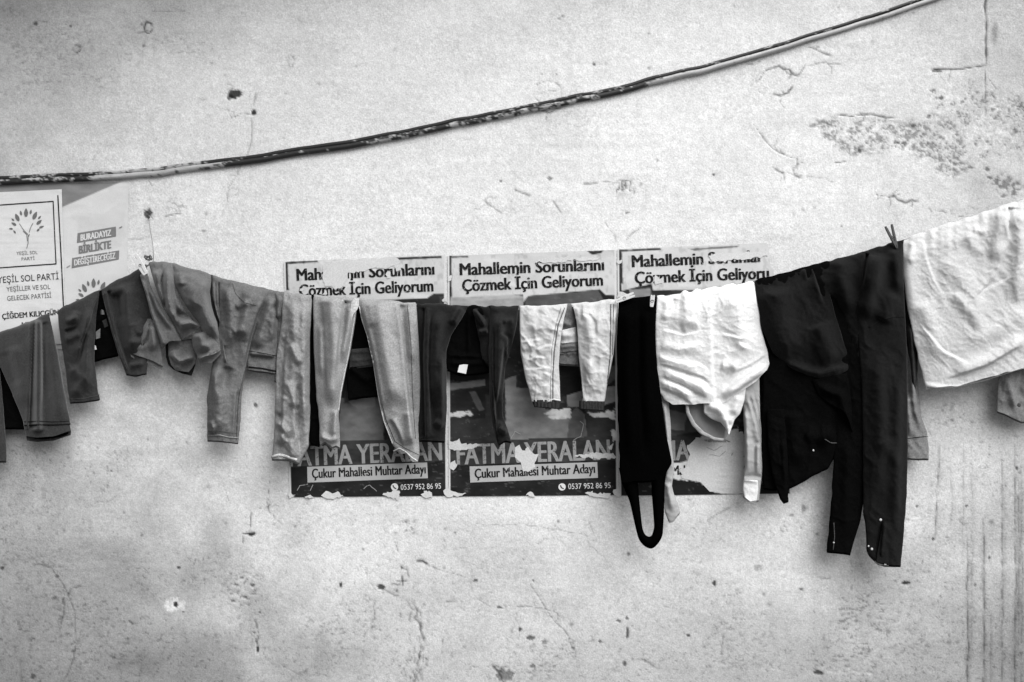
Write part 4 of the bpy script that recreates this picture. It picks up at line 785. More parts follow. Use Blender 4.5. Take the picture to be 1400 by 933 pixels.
# 3 -- bundled grey fleece top
g = garment('hooded_top', 'bunched up grey fleece top pegged in a heap of folds beside the nail', 'top', 235)
cloth(g, 'shaded_inside', F_['greyin2'], [(226, 470), (227, 488), (230, 499), (237, 506), (248, 511)], [(268, 462), (268, 485), (267, 499), (262, 514)], base=.074, h=.005, rope=False, backlow=0)  # fleece darkened to stand in for the shade inside the bundle
cloth(g, 'inner_flap', F_['grey'], [(202, 436), (192, 455), (178.5, 482)], [(207, 436), (217, 455), (223, 500)], base=.097, h=.005, rope=False, folds=[('r', [(203, 440), (198, 462), (186, 482)], 3.5, 3), ('r', [(207, 445), (210, 470), (206, 480)], 4, 4), ('s', [(206, 440), (204, 465), (190, 480)], 5, -4)], bottom=[(0, 0), (.4, 0), (1, 0)], backlow=6, cr=0.31)
c = cloth(g, 'body_fold', F_['grey'], [(230, 466), (230, 486), (234, 499), (240, 507)], [(270, 464), (269, 482), (267, 497), (258, 509)], base=.086, h=.006, rope=False, folds=[('s', [(232, 486), (246, 496), (266, 490)], 7, -4), ('r', [(240, 506), (250, 494), (266, 486)], 4, 4), ('r', [(236, 478), (244, 500)], 5, 3)], backlow=0, wr=[(1, 14, 1.5, 40, 12)], cr=0.31)
c = cloth(g, 'body_fold', F_['grey'], [(203, 364), (213, 395), (222, 420), (240, 450), (249, 466)], [(236, 362), (244, 400), (252, 425), (262, 437), (274, 446)], base=.100, h=.012,
    folds=[('r', [(214, 368), (211, 390), (222, 420)], 5, 7), ('s', [(222, 366), (219, 385), (224, 420), (240, 448)], 8, 6), ('r', [(229, 364), (228, 395), (232, 425), (246, 446)], 5, 8), ('s', [(236, 372), (240, 405), (252, 432)], 7, 4), ('r', [(244, 445), (262, 440), (274, 444)], 5, 8), ('r', [(238, 430), (262, 434)], 6, -4)], wr=[(1.0, 9, 1.4, 70, 7)], gather=3, backlow=-2, cr=0.31)
c = cloth(g, 'sleeve', F_['grey'], [(188, 372), (198, 400), (206, 430), (214, 452), (223, 476)], [(199, 364), (206, 392), (220, 420), (236, 443), (248, 464)], base=.112, h=.007,
    folds=[('r', [(191, 375), (201, 405), (212, 440), (224, 472)], 3.5, 4, (.05, .02)), ('s', [(203, 395), (214, 424), (236, 455)], 7, -4)], wr=[(.8, 9, 1.5, 60, 9)], bottom=[(0, 0), (.35, -5), (1, 2)], backlow=0, cr=0.31)
c = cloth(g, 'sleeve', F_['grey'], [(233, 364), (240, 395), (254, 420), (270, 440), (276, 455), (287, 470), (300, 482)], [(290, 378), (287, 400), (289, 418), (296, 440), (300, 460), (302.5, 476)], base=.094, h=.011,
    folds=[('r', [(284, 380), (272, 400), (282, 430), (298, 465)], 9, 8), ('r', [(262, 372), (258, 395), (272, 425)], 10, 4), ('s', [(234, 372), (242, 405), (262, 432)], 7, -5), ('r', [(245, 372), (248, 392)], 6, 3), ('r', [(275, 395), (262, 415)], 6, 3)], wr=[(1.1, 8, 1.3, 60, 10)], gather=1.5, backlow=2, cr=0.31)
c = cloth(g, 'cuff', F_['grey'], [(261, 458), (264, 475), (270, 487), (273, 503)], [(284, 452), (292, 462), (300, 470), (303, 480)], base=.106, h=.010, rope=False, folds=[('r', [(272, 455), (276, 472), (292, 476)], 7, 6), ('r', [(272, 490), (288, 484), (302, 477)], 3, 4, (0, 0))], bottom=[(0, 0), (.25, -1), (.5, 6), (1, 4)], backlow=-7, wr=[(.8, 10, 1.4, 30, 11)], cr=0.31)
seam(g, 'cuff_edge', F_['palestitch'], c, [(272, 491), (280, 487), (292, 484), (302, 478)], 1.6)
c = cloth(g, 'side_panel', F_['grey'], [(290, 380), (291, 410), (297, 432), (303, 452), (300, 500)], [(302, 382), (303, 420), (304, 448), (306, 470), (312, 503)], base=.084, h=.008, folds=[('s', [(293, 384), (294, 415), (302, 448)], 5, 5), ('s', [(298, 384), (299, 415), (304, 445)], 4, 5), ('r', [(306, 460), (309, 500)], 3, 4)], wr=[(1, 10, 1.3, 80, 14)], cr=0.31)

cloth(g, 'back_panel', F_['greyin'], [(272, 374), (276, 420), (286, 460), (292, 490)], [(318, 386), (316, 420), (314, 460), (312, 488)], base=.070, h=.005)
# 4 -- grey denim trousers with one long leg
g = garment('trousers', 'washed grey trousers with one long leg down and a pale hem, right of the bundle', 'trousers', 335)
c = cloth(g, 'waistband_side', F_['grey2'], [(345, 396), (343, 440), (337, 475), (338, 506)], [(380, 399), (381, 440), (379, 480), (377, 510)], base=.076, h=.007, folds=[('r', [(372, 404), (362, 440), (350, 480)], 7, 5), ('r', [(376, 420), (368, 470)], 5, 3), ('s', [(340, 485), (378, 489)], 5, -4)], wr=[(1.2, 14, 1.5, 60, 15)], cr=0.31)
seam(g, 'waistband_stitching', F_['stitch'], c, [(340, 480), (358, 483), (378, 487)], 1.1); seam(g, 'waistband_stitching', F_['stitch'], c, [(340, 502), (358, 504), (378, 508)], 2.2)
c = cloth(g, 'leg', F_['grey2'], [(299, 380), (300, 440), (292, 485), (283.5, 540), (282.5, 575), (284.5, 604)], [(370, 398), (363, 412), (353, 435), (345, 462), (338, 493), (331, 536), (328.5, 575), (326, 608)], base=.088, h=.010,
    folds=[('s', [(366, 402), (352, 430), (340, 470), (333, 510)], 8, 5), ('r', [(345, 395), (335, 430), (330, 470)], 9, 6), ('r', [(310, 390), (316, 430), (312, 480)], 8, 5), ('r', [(322, 420), (340, 412)], 5, 3), ('r', [(290, 500), (300, 550), (296, 600)], 10, 5), ('s', [(324, 530), (322, 570), (320, 606)], 6, 3), ('r', [(318, 455), (336, 448)], 5, 3), ('r', [(286, 575), (291, 585), (288, 594)], 4, 4), ('r', [(312, 500), (300, 540)], 7, -3)], wr=[(1.5, 15, 1.4, 25, 16)], backlow=-1, bottom=[(0, 0), (.4, -1), (1, 0)], cr=0.31)
seam(g, 'side_seam', F_['greystitch'], c, [(353, 440), (344, 470), (334, 510), (326, 545), (323, 602)], .9); seam(g, 'hem_edge', F_['palestitch'], c, [(285, 596), (300, 595), (312, 598), (326, 599)], 1.8); seam(g, 'hem_stitching', F_['stitch'], c, [(285, 603), (300, 603.5), (325, 607)], 1.4)

seam(g, 'pocket_seam', F_['greystitch'], c, [(318, 388), (322, 402), (334, 414), (350, 418)], .8); seam(g, 'hem_stitching', F_['greystitch'], c, [(285, 590), (304, 590), (327, 594)], .7)
# 5 -- crumpled pale grey cotton leg
g = garment('pyjama_trousers', 'crumpled pale grey cotton trousers with a white hem covering the left poster edge', 'trousers', 400)
cloth(g, 'back_leg', F_['grey2'], [(375, 402), (373, 430), (372, 470), (375, 520)], [(395, 404), (394, 460), (392, 520)], base=.070, h=.006, folds=[('r', [(383, 405), (378, 440)], 4, 4)], cr=0.31)
c = cloth(g, 'leg', F_['crump'], [(386, 400), (385, 440), (378, 490), (376, 560), (374, 600), (371, 628)], [(427, 404), (424, 460), (424, 530), (424, 580), (422, 610), (409, 633)], base=.086, h=.010,
    folds=[('s', [(392, 450), (388, 500), (386, 560), (384, 620)], 8, -4), ('r', [(400, 405), (404, 470), (398, 540)], 8, 5), ('r', [(416, 410), (414, 500), (418, 600)], 6, 5), ('s', [(405, 520), (404, 580), (410, 625)], 6, 5), ('r', [(392, 520), (404, 560)], 6, 4), ('r', [(395, 470), (412, 500)], 5, 4), ('r', [(378, 575), (390, 590), (380, 610)], 5, 6), ('r', [(388, 540), (380, 570)], 5, 4), ('r', [(396, 600), (400, 628)], 5, 4), ('s', [(382, 590), (394, 604)], 5, 4)], wr=[(2.2, 16, 1.6, 55, 17), (1.2, 9, 1.4, -40, 18)], gather=2, bottom=[(0, 0), (.5, -2), (1, 0)], cr=0.34)
seam(g, 'hem_edge', F_['trim'], c, [(372, 625), (381, 622), (392, 624), (406, 629)], 4.0, .001)
cloth(g, 'seat', F_['darkin'], [(420, 407), (422, 500), (424, 606)], [(440, 408), (437, 500), (437, 610)], base=.064, h=.004)  # near-black panel filling the gap beside the leg

# 6 -- light grey joggers, inverted V
g = garment('joggers', 'smooth light grey joggers hung by the crotch with white piping along the inner edges', 'joggers', 490)
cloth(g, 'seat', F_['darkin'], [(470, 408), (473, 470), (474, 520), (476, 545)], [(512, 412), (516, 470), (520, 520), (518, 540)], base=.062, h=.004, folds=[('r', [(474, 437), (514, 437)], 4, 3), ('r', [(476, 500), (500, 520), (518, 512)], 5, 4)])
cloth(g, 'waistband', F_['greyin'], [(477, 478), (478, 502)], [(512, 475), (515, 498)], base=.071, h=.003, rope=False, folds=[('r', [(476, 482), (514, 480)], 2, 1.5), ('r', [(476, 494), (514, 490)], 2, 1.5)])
c = cloth(g, 'leg', F_['jog'], [(427.5, 404), (429, 480), (433, 545), (437, 580), (437, 606)], [(489, 409), (486, 440), (479, 482), (467, 537), (463.5, 568), (465, 612)], base=.086, h=.010,
    folds=[('r', [(452, 408), (456, 470), (452, 560)], 10, 8, (.03, .2)), ('s', [(440, 408), (444, 470), (446, 540)], 7, -3), ('s', [(470, 410), (466, 440), (458, 520)], 9, 6, (.03, .3)), ('s', [(458, 408), (462, 425), (470, 450)], 6, 5, (.03, .5)), ('r', [(480, 412), (476, 450), (466, 500)], 5, 5), ('r', [(436, 596), (452, 602), (465, 598)], 4, 4), ('r', [(460, 560), (456, 600)], 5, 4), ('r', [(438, 440), (440, 520)], 5, 4)], gather=2.5, bottom=[(0, 3), (.25, -3), (.6, 2), (.8, -2), (1, 0)], wr=[(.8, 20, 2.5, 80, 21)], cr=0.15)
seam(g, 'piping', F_['trim'], c, [(487, 413), (484, 440), (477, 482), (466, 536), (463, 562)], 1.5)
patch_cloth(g, 'crotch_gusset', F_['trim'], [(481, 413), (485, 408), (491, 408), (491, 418), (488, 424), (483, 430), (480, 440), (478, 436)], -.100, .002, .002, 8)
c = cloth(g, 'leg', F_['jog'], [(489, 411), (492, 430), (501, 457), (511, 500), (518, 545), (524, 575), (536, 607), (547, 622)], [(569, 416), (573, 470), (575, 528), (572, 585), (574, 622), (571, 632)], base=.090, h=.012,
    folds=[('r', [(515, 412), (524, 470), (540, 560)], 14, 8, (.03, .2)), ('s', [(545, 415), (551, 470), (560, 560), (568, 620)], 12, 7, (.03, .15)), ('r', [(560, 416), (564, 500)], 7, 3), ('r', [(500, 412), (508, 450)], 7, 3), ('s', [(534, 572), (544, 590), (552, 612)], 8, -5), ('r', [(558, 560), (562, 610)], 7, 4), ('r', [(494, 416), (508, 470), (524, 560)], 4, 4, (.05, .1))], gather=1.5, bottom=[(0, 0), (.4, -6), (.7, 2), (1, 0)], wr=[(.7, 26, 2.5, 80, 22)], backlow=-1, cr=0.15)
seam(g, 'piping', F_['trim'], c, [(491, 418), (495, 437), (502, 458), (511, 498), (518, 545), (525, 576), (537, 607)], 1.7); seam(g, 'side_seam', F_['stitch'], c, [(522, 552), (528, 575), (540, 604)], .8)
seam(g, 'hem_edge', F_['trim'], c, [(538, 617), (546, 613), (555, 618), (563, 626), (571, 631)], 1.7)

seam(g, 'hem_stitching', F_['greystitch'], c, [(540, 604), (552, 612), (572, 622)], .8); seam(g, 'side_seam', F_['greystitch'], c, [(557, 418), (562, 470), (564, 540), (568, 600)], .7)
# 7 -- dark trousers with a white tag
g = garment('trousers', 'charcoal trousers with a small white tag showing inside the open waist', 'trousers', 640)
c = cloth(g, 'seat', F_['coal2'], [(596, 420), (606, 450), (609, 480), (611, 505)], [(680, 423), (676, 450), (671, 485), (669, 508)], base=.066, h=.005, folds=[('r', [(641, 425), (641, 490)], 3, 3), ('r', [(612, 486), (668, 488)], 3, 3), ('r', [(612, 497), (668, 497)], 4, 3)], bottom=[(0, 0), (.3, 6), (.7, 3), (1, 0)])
cloth(g, 'inner_flap', F_['coal'], [(643, 418), (650, 440), (656, 470), (660, 490)], [(672, 424), (671, 450), (672, 480), (668, 500)], base=.078, h=.006, folds=[('r', [(647, 422), (664, 448)], 3, 4), ('s', [(651, 424), (666, 440)], 4, 4), ('r', [(654, 455), (668, 452)], 4, 4)], bottom=[(0, 0), (1, 0)])
patch_cloth(g, 'care_tag', M['tag'], [(628, 499.5), (639.5, 498.5), (637, 511.5), (625.5, 509)], -.087, .0008, .001, 2)
c = cloth(g, 'leg', F_['coal'], [(570, 417), (572, 450), (574, 520), (571, 580), (572, 602)], [(641, 417), (631, 436), (617, 458), (610, 480), (611, 540), (609, 603)], base=.086, h=.010,
    folds=[('s', [(582, 420), (579, 480), (582, 600)], 5, -5, (.02, .02)), ('r', [(600, 422), (594, 480), (596, 560)], 9, 6), ('s', [(588, 420), (585, 500), (590, 600)], 6, 5), ('r', [(632, 420), (618, 445)], 5, 5), ('r', [(604, 480), (604, 590)], 5, 4), ('r', [(594, 575), (606, 585)], 5, 3)], wr=[(1.1, 16, 1.6, 60, 24)])
seam(g, 'side_seam', F_['stitch'], c, [(581, 420), (577, 480), (579, 540), (578, 600)], 3.2)
c = cloth(g, 'leg', F_['coal'], [(670, 422), (668, 480), (669, 548), (674, 580), (681, 605)], [(709.5, 421), (706, 448), (698, 480), (691, 500), (687.5, 540), (688, 570), (694, 585), (700, 604)], base=.088, h=.009,
    folds=[('s', [(674, 440), (674, 520), (680, 600)], 5, 5), ('r', [(684, 424), (680, 480), (680, 560)], 7, 6), ('r', [(688, 440), (703, 438)], 4, 3), ('s', [(684, 455), (694, 462), (694, 490)], 6, 5), ('s', [(690, 465), (686, 500), (678, 560)], 5, 5), ('r', [(682, 585), (694, 592)], 4, 4), ('r', [(676, 596), (686, 575)], 4, 3)], wr=[(1, 14, 1.5, 70, 25)], bottom=[(0, 3), (.5, -2), (1, 0)])
seam(g, 'side_seam', F_['stitch'], c, [(673, 500), (675, 560), (681, 602)], 2.0)

# 8 -- small bleached jeans
g = garment('jeans', 'small bleached jeans with wrinkled knees and dark ribbed cuffs', 'jeans', 778)
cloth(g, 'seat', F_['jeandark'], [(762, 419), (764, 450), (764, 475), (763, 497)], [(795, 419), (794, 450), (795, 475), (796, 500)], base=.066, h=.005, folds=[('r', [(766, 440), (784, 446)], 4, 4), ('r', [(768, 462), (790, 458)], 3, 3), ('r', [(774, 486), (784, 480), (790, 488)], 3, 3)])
cloth(g, 'waistband', F_['jean'], [(766, 452), (765, 470)], [(789, 447), (790, 468)], base=.076, h=.004, rope=False, folds=[('r', [(766, 460), (790, 456)], 4, 3)], cr=0.31); cloth(g, 'waistband', F_['jeandark'], [(765, 470), (764, 482)], [(790, 468), (791, 480)], base=.077, h=.004, rope=False, folds=[('r', [(765, 475), (790, 473)], 2, 2)])
c = cloth(g, 'leg', F_['jean'], [(710.5, 419), (710, 450), (712, 485), (718, 515), (727, 549)], [(777, 416), (771, 436), (766, 470), (764, 500), (766, 530), (766.5, 549)], base=.088, h=.011,
    folds=[('s', [(712, 468), (726, 465), (741, 463)], 6, 5), ('s', [(722, 492), (735, 487), (748, 490)], 6, 5), ('s', [(716, 505), (740, 503), (754, 501)], 7, 4), ('s', [(732, 479), (744, 473), (756, 471)], 6, 4), ('r', [(713, 478), (732, 472)], 4, 4), ('r', [(724, 486), (736, 490)], 4, 4), ('s', [(766, 420), (757, 450), (753, 500), (754, 545)], 6, 3), ('r', [(722, 425), (732, 440), (726, 455)], 6, 3), ('r', [(745, 430), (738, 455)], 6, 3), ('r', [(730, 520), (752, 512)], 5, 3.5), ('r', [(726, 530), (740, 540)], 4, 3), ('r', [(745, 525), (748, 545)], 5, 3)], wr=[(.9, 9, 2.0, 15, 27), (.6, 5, 1.5, 70, 28)], gather=1.5, edge=.8, fm=.6, res=1.1, cr=0.31)
seam(g, 'side_seam', F_['jeandark'], c, [(772, 421), (763, 445), (758, 480), (756, 515), (756, 546)], 1.5); seam(g, 'side_seam', F_['palestitch'], c, [(767, 421), (760, 445), (754, 480), (753, 520), (753, 545)], .8)
cf = cloth(g, 'cuff', F_['rib'], [(727, 547), (730, 556)], [(767, 547), (765, 558)], base=.089, h=.009, rope=False, folds=[('r', [(x, 545), (x, 560)], 1.2, 2, (0, 0)) for x in range(731, 766, 5)], backlow=1, cr=0.02)
seam(g, 'cuff_edge', F_['trim'], cf, [(748, 550), (756, 546), (766, 548)], 2.2)
c = cloth(g, 'leg', F_['jean'], [(780, 416), (786, 432), (789, 460), (791, 490), (795, 520), (796, 549)], [(845, 413), (842, 455), (839, 485), (833, 512), (829, 535), (826, 550)], base=.089, h=.012,
    folds=[('r', [(796, 418), (806, 445), (808, 480), (800, 540)], 7, 7), ('s', [(803, 425), (815, 440), (816, 462)], 7, -4), ('r', [(822, 425), (818, 460), (826, 500)], 8, 4), ('s', [(817, 462), (828, 474), (834, 482)], 5, 4), ('r', [(806, 490), (812, 520), (808, 545)], 6, 5), ('r', [(822, 505), (818, 540)], 5, 4), ('r', [(800, 505), (812, 500)], 5, 3), ('s', [(794, 500), (798, 545)], 5, 3), ('r', [(788, 420), (793, 450)], 4, 3)], wr=[(.9, 9, 2.0, 70, 29), (.6, 5, 1.5, 30, 30)], gather=1.5, edge=.8, fm=.6, res=1.1, cr=0.31)
seam(g, 'side_seam', F_['jeandark'], c, [(835, 416), (835, 455), (834, 490), (830, 525)], 1.6); seam(g, 'side_seam', F_['jeandark'], c, [(839, 416), (838, 455), (837, 485)], 1.0); seam(g, 'inner_seam', F_['stitch'], c, [(783, 420), (787.5, 438), (789.5, 462), (791, 492), (795, 522), (796.5, 545)], 1.5)
cloth(g, 'cuff', F_['rib'], [(792, 548), (791.5, 559)], [(827, 549), (826, 561)], base=.090, h=.010, rope=False, folds=[('r', [(x, 546), (x, 563)], 1.2, 2.2, (0, 0)) for x in range(795, 826, 4)], backlow=1, cr=0.02)

# 9 -- black top with a hanging strap
g = garment('apron', 'plain black apron with a long neck loop hanging lowest of its neighbours', 'apron', 870)
cloth(g, 'body', F_['black'], [(846, 411), (843, 470), (844, 530), (846, 600), (848, 648), (849, 660)], [(898, 407), (896, 460), (898, 500), (903, 535), (910, 590), (919, 634), (905, 655)], base=.104, h=.010, folds=[('r', [(860, 415), (858, 520), (866, 640)], 10, 6), ('r', [(884, 412), (884, 520), (892, 620)], 10, 6), ('s', [(872, 412), (872, 520), (880, 640)], 8, 4)], bottom=[(0, 0), (.5, 0), (1, 0)], cr=0.08)
def strap(name, mat, par, out, inn, base, th=.004):
    base -= CL
    ox, oy = smooth_pts(out, 70, .04); ix, iy = smooth_pts(inn, 70, .04); V = []; F = []
    for k in range(70):
        for (a, b, dy) in ((ox[k], oy[k], 0), (ox[k] * .5 + ix[k] * .5, oy[k] * .5 + iy[k] * .5, -th), (ix[k], iy[k], 0), (ox[k] * .5 + ix[k] * .5, oy[k] * .5 + iy[k] * .5, th)): V.append(tuple(P(a, b, -base + dy + .006 * math.sin(k * .09))))
    for k in range(69):
        for q in range(4): F.append((k * 4 + q, k * 4 + (q + 1) % 4, (k + 1) * 4 + (q + 1) % 4, (k + 1) * 4 + q))
    return link(name, mesh_np(name, V, F), mat, par)
strap('neck_loop', F_['black'], g, [(846, 640), (850, 660), (861, 686), (868, 718), (873, 738), (880, 747), (891, 752), (899, 745), (906, 734), (908, 700), (909, 660), (912, 636)], [(876, 640), (872, 660), (873.5, 678), (876, 702), (878, 720), (880, 729), (886, 735), (891, 734), (894.5, 721), (893, 700), (891, 676), (890, 640)], .104)

# 10 -- white crumpled shirt
g = garment('shirt', 'bright white crumpled shirt hanging by its middle with the collar loop open below', 'shirt', 965)
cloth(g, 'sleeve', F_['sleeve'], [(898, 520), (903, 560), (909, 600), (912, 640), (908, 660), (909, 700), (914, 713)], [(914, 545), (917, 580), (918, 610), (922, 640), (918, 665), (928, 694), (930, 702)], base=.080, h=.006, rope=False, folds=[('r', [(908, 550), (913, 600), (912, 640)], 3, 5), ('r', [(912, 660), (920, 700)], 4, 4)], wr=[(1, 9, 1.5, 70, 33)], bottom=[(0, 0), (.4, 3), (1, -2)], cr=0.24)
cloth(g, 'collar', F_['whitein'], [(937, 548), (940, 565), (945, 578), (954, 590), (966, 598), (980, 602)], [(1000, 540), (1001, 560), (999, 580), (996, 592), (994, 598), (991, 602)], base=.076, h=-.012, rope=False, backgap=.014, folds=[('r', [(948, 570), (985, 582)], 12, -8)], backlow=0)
seam_c = cloth(g, 'collar_band', F_['sleeve'], [(937, 553), (938, 565), (946, 582), (958, 594), (975, 602), (988, 604)], [(941, 551), (943, 564), (951, 579), (962, 590), (977, 598), (990, 600)], base=.098, h=.004, rope=False, backlow=0, edge=.2, cr=0.24)
c = cloth(g, 'collar_flap', F_['white'], [(962, 545), (962, 565), (972, 573), (985, 578), (993, 588), (995.5, 594)], [(1020, 528), (1018, 548), (1012, 566), (1005, 574), (1000, 586), (997.5, 595)], base=.100, h=.008, rope=False, folds=[('r', [(966, 552), (984, 560), (994, 585)], 7, 6), ('s', [(982, 552), (992, 565), (997, 590)], 6, 4), ('r', [(1012, 540), (1002, 568)], 6, 4)], wr=[(1, 12, 1.5, 30, 34)], backlow=-2, cr=0.3)
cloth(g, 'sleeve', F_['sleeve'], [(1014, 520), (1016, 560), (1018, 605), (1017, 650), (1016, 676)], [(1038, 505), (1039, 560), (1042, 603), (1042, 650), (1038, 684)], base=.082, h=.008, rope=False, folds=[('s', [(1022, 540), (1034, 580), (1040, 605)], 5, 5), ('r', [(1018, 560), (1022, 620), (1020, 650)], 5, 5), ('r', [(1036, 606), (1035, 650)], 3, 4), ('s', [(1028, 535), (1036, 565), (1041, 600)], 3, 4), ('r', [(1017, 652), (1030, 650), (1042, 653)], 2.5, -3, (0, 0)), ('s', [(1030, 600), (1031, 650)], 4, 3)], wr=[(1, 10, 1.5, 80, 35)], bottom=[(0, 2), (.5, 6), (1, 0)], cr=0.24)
cloth(g, 'cuff', F_['white'], [(1016.5, 656), (1015.5, 668), (1018, 679)], [(1036, 657), (1037, 670), (1035, 684)], base=.094, h=.006, rope=False, bottom=[(0, 0), (.5, 4), (1, 0)], folds=[('r', [(1017, 656), (1036, 658)], 2.5, 2, (0, 0))], cr=0.3)
c = cloth(g, 'body', F_['white'], [(898.5, 409), (895, 445), (896, 480), (898, 512), (901, 536), (907, 547)], [(1030, 384), (1036, 415), (1041, 449), (1049, 484), (1052, 497), (1048, 506)], base=.096, h=.018,
    folds=[('s', [(973, 400), (973, 450), (974, 500), (978, 552)], 30, 1.6, (.08, .05)), ('r', [(912, 410), (908, 440)], 5, 4), ('s', [(920, 408), (918, 425)], 5, 3), ('s', [(899, 486), (925, 494), (955, 497), (972, 508)], 5, 3.5), ('s', [(900, 497), (930, 506), (962, 516), (975, 530)], 5, -3.5), ('s', [(1050, 484), (1026, 500), (998, 512)], 5, 3.5), ('s', [(1050, 496), (1030, 506), (1004, 524), (984, 540)], 5, -4), ('s', [(905, 450), (935, 458), (960, 452)], 6, 2.5), ('s', [(985, 455), (1012, 462), (1038, 456)], 6, 2.5), ('r', [(902, 505), (930, 516), (960, 530), (976, 550)], 6, 5), ('r', [(900, 522), (925, 530), (950, 545)], 5, 7), ('s', [(903, 514), (935, 525), (968, 545)], 5, -5), ('s', [(901, 530), (930, 540), (950, 556)], 5, -4), ('r', [(1048, 500), (1020, 520), (985, 545)], 6, 8), ('s', [(1048, 508), (1020, 526), (990, 548)], 5, 5), ('r', [(900, 470), (930, 478), (965, 472)], 8, 4), ('r', [(898, 490), (930, 498), (960, 508)], 7, 4), ('r', [(1000, 395), (1008, 440), (1030, 490)], 14, 6), ('r', [(945, 400), (938, 450)], 14, 5), ('r', [(1020, 470), (1000, 510)], 8, 5), ('r', [(985, 500), (1010, 505)], 7, 4), ('r', [(955, 440), (930, 450)], 8, 3)],
    cra=12, crl=11, fm=.8, wr=[(.5, 9, 2.4, 20, 37)], gather=2, bottom=[(0, 0), (.08, 9), (.18, 12), (.3, 18), (.42, 22), (.55, 30), (.62, 28), (.78, 17), (.9, 11), (1, 0)], backlow=-3, res=1.05, edge=1.8, cr=0.22)

# 11 -- black shirt
g = garment('shirt', 'black long sleeved shirt with snap cuffs, the largest dark garment on the line', 'shirt', 1130)
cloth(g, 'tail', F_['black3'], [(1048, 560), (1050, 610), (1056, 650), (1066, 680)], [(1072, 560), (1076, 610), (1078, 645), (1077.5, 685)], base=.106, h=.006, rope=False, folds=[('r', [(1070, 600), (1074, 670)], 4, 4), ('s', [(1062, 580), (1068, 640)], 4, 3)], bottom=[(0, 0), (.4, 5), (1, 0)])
cb = cloth(g, 'body', F_['black3'], [(1032, 386), (1043, 456), (1043, 545), (1041, 620), (1044, 668)], [(1180, 346), (1176, 450), (1170, 560), (1150, 610), (1132, 638)], base=.086, h=.012, folds=[('r', [(1100, 590), (1120, 600), (1145, 590)], 10, 6), ('r', [(1085, 560), (1090, 640)], 12, 5)], bottom=[(0, 0), (.38, 12), (1, 0)])
c = cloth(g, 'sleeve', F_['black3'], [(1150, 470), (1142, 560), (1139, 640), (1135, 705), (1130, 753)], [(1200, 470), (1192, 560), (1186, 640), (1178, 705), (1163, 758)], base=.090, h=.010, rope=False, folds=[('r', [(1160, 600), (1156, 740)], 8, 4)])
seam(g, 'cuff_edge', F_['greystitch'], c, [(1140, 715), (1141, 735), (1139, 752)], 1.2); stud(g, 'snap', M['metal'], c, 1140, 742, 1.2)
c2 = cloth(g, 'yoke', F_['black2'], [(1031, 386), (1035, 412), (1042, 450), (1056, 482), (1080, 504)], [(1124, 362), (1136, 410), (1148, 450), (1160, 490), (1163, 505)], base=.097, h=.007, curl=.012,
    folds=[('r', [(1060, 390), (1064, 440), (1085, 490)], 20, 7), ('s', [(1102, 368), (1104, 385)], 6, 5, (.02, .6)), ('s', [(1112, 366), (1118, 390), (1128, 420)], 7, 6, (.02, .5)), ('r', [(1118, 440), (1140, 500)], 14, 6), ('r', [(1080, 500), (1120, 512), (1160, 502)], 6, 6, (0, 0))], bottom=[(0, 0), (.4, 13), (.7, 14), (1, 0)], backlow=-6, wr=[(1.2, 24, 1.8, 25, 40)], belly=.006)
cloth(g, 'collar', F_['black3'], [(1110, 520), (1118, 540), (1130, 550), (1146, 560)], [(1158, 510), (1162, 530), (1165, 560), (1166, 592)], base=.102, h=.007, rope=False, folds=[('r', [(1118, 530), (1150, 540), (1163, 590)], 6, 6)], bottom=[(0, 0), (.5, -16), (1, 0)], backlow=-4)
cloth(g, 'front_panel', F_['black2'], [(1108, 364), (1122, 400), (1140, 450), (1158, 480), (1174, 512)], [(1200, 342), (1194, 400), (1188, 450), (1188, 480), (1188, 520)], base=.093, h=.008, folds=[('s', [(1183, 346), (1180, 380), (1174, 420)], 8, 7, (.02, .4)), ('r', [(1150, 352), (1150, 380), (1164, 430)], 12, 6), ('r', [(1130, 400), (1156, 470), (1164, 520)], 12, -6)], wr=[(1, 20, 1.6, 60, 55)])
stud(g, 'button', M['metal'], cb, 1112, 616, 1.3); seam(g, 'collar_edge', F_['greystitch'], cb, [(1128, 601), (1136, 606), (1148, 606), (1154, 604)], 1.3); stud(g, 'button', M['metal'], cb, 1155, 605, 1.4)
cs = cloth(g, 'sleeve', F_['black2'], [(1172, 350), (1170, 400), (1172, 450), (1178, 520), (1180, 600), (1180, 700), (1184, 730), (1185, 757), (1199, 769)], [(1233, 332), (1236, 400), (1240, 480), (1241, 560), (1241, 650), (1238, 700), (1235, 735), (1232, 773)], base=.104, h=.010,
    folds=[('s', [(1188, 348), (1184, 370), (1178, 400)], 9, -7, (.02, .4)), ('r', [(1200, 344), (1192, 390), (1182, 440)], 12, 8), ('r', [(1224, 338), (1230, 400)], 8, 5), ('r', [(1205, 440), (1225, 400)], 12, 4), ('r', [(1200, 480), (1205, 600), (1200, 690)], 12, 5), ('r', [(1228, 500), (1226, 640), (1224, 740)], 8, 4), ('s', [(1208, 712), (1205, 735), (1202, 768)], 6, -5), ('r', [(1208, 600), (1228, 640)], 8, 2.5)], wr=[(1.0, 22, 1.8, 60, 42)], bottom=[(0, 0), (.3, 2), (1, 0)])
patch_cloth(g, 'cuff_opening', F_['stitch'], [(1207, 714), (1213, 735), (1215, 771), (1198, 769), (1202, 742)], -.1165, .002, .001, 5)
seam(g, 'shoulder_seam', F_['stitch'], cs, [(1188, 448), (1206, 437), (1224, 433), (1236, 433)], 1.1)
stud(g, 'snap', M['metal'], cs, 1204, 711, 1.8); stud(g, 'snap', M['metal'], cs, 1192, 751, 1.7); stud(g, 'snap', M['metal'], cs, 1187.5, 747, 1.2)
strap('cuff_edge', F_['trim'], g, [(1196, 767), (1204, 770), (1215, 771)], [(1196, 770), (1204, 773), (1215, 774)], .110, .001)

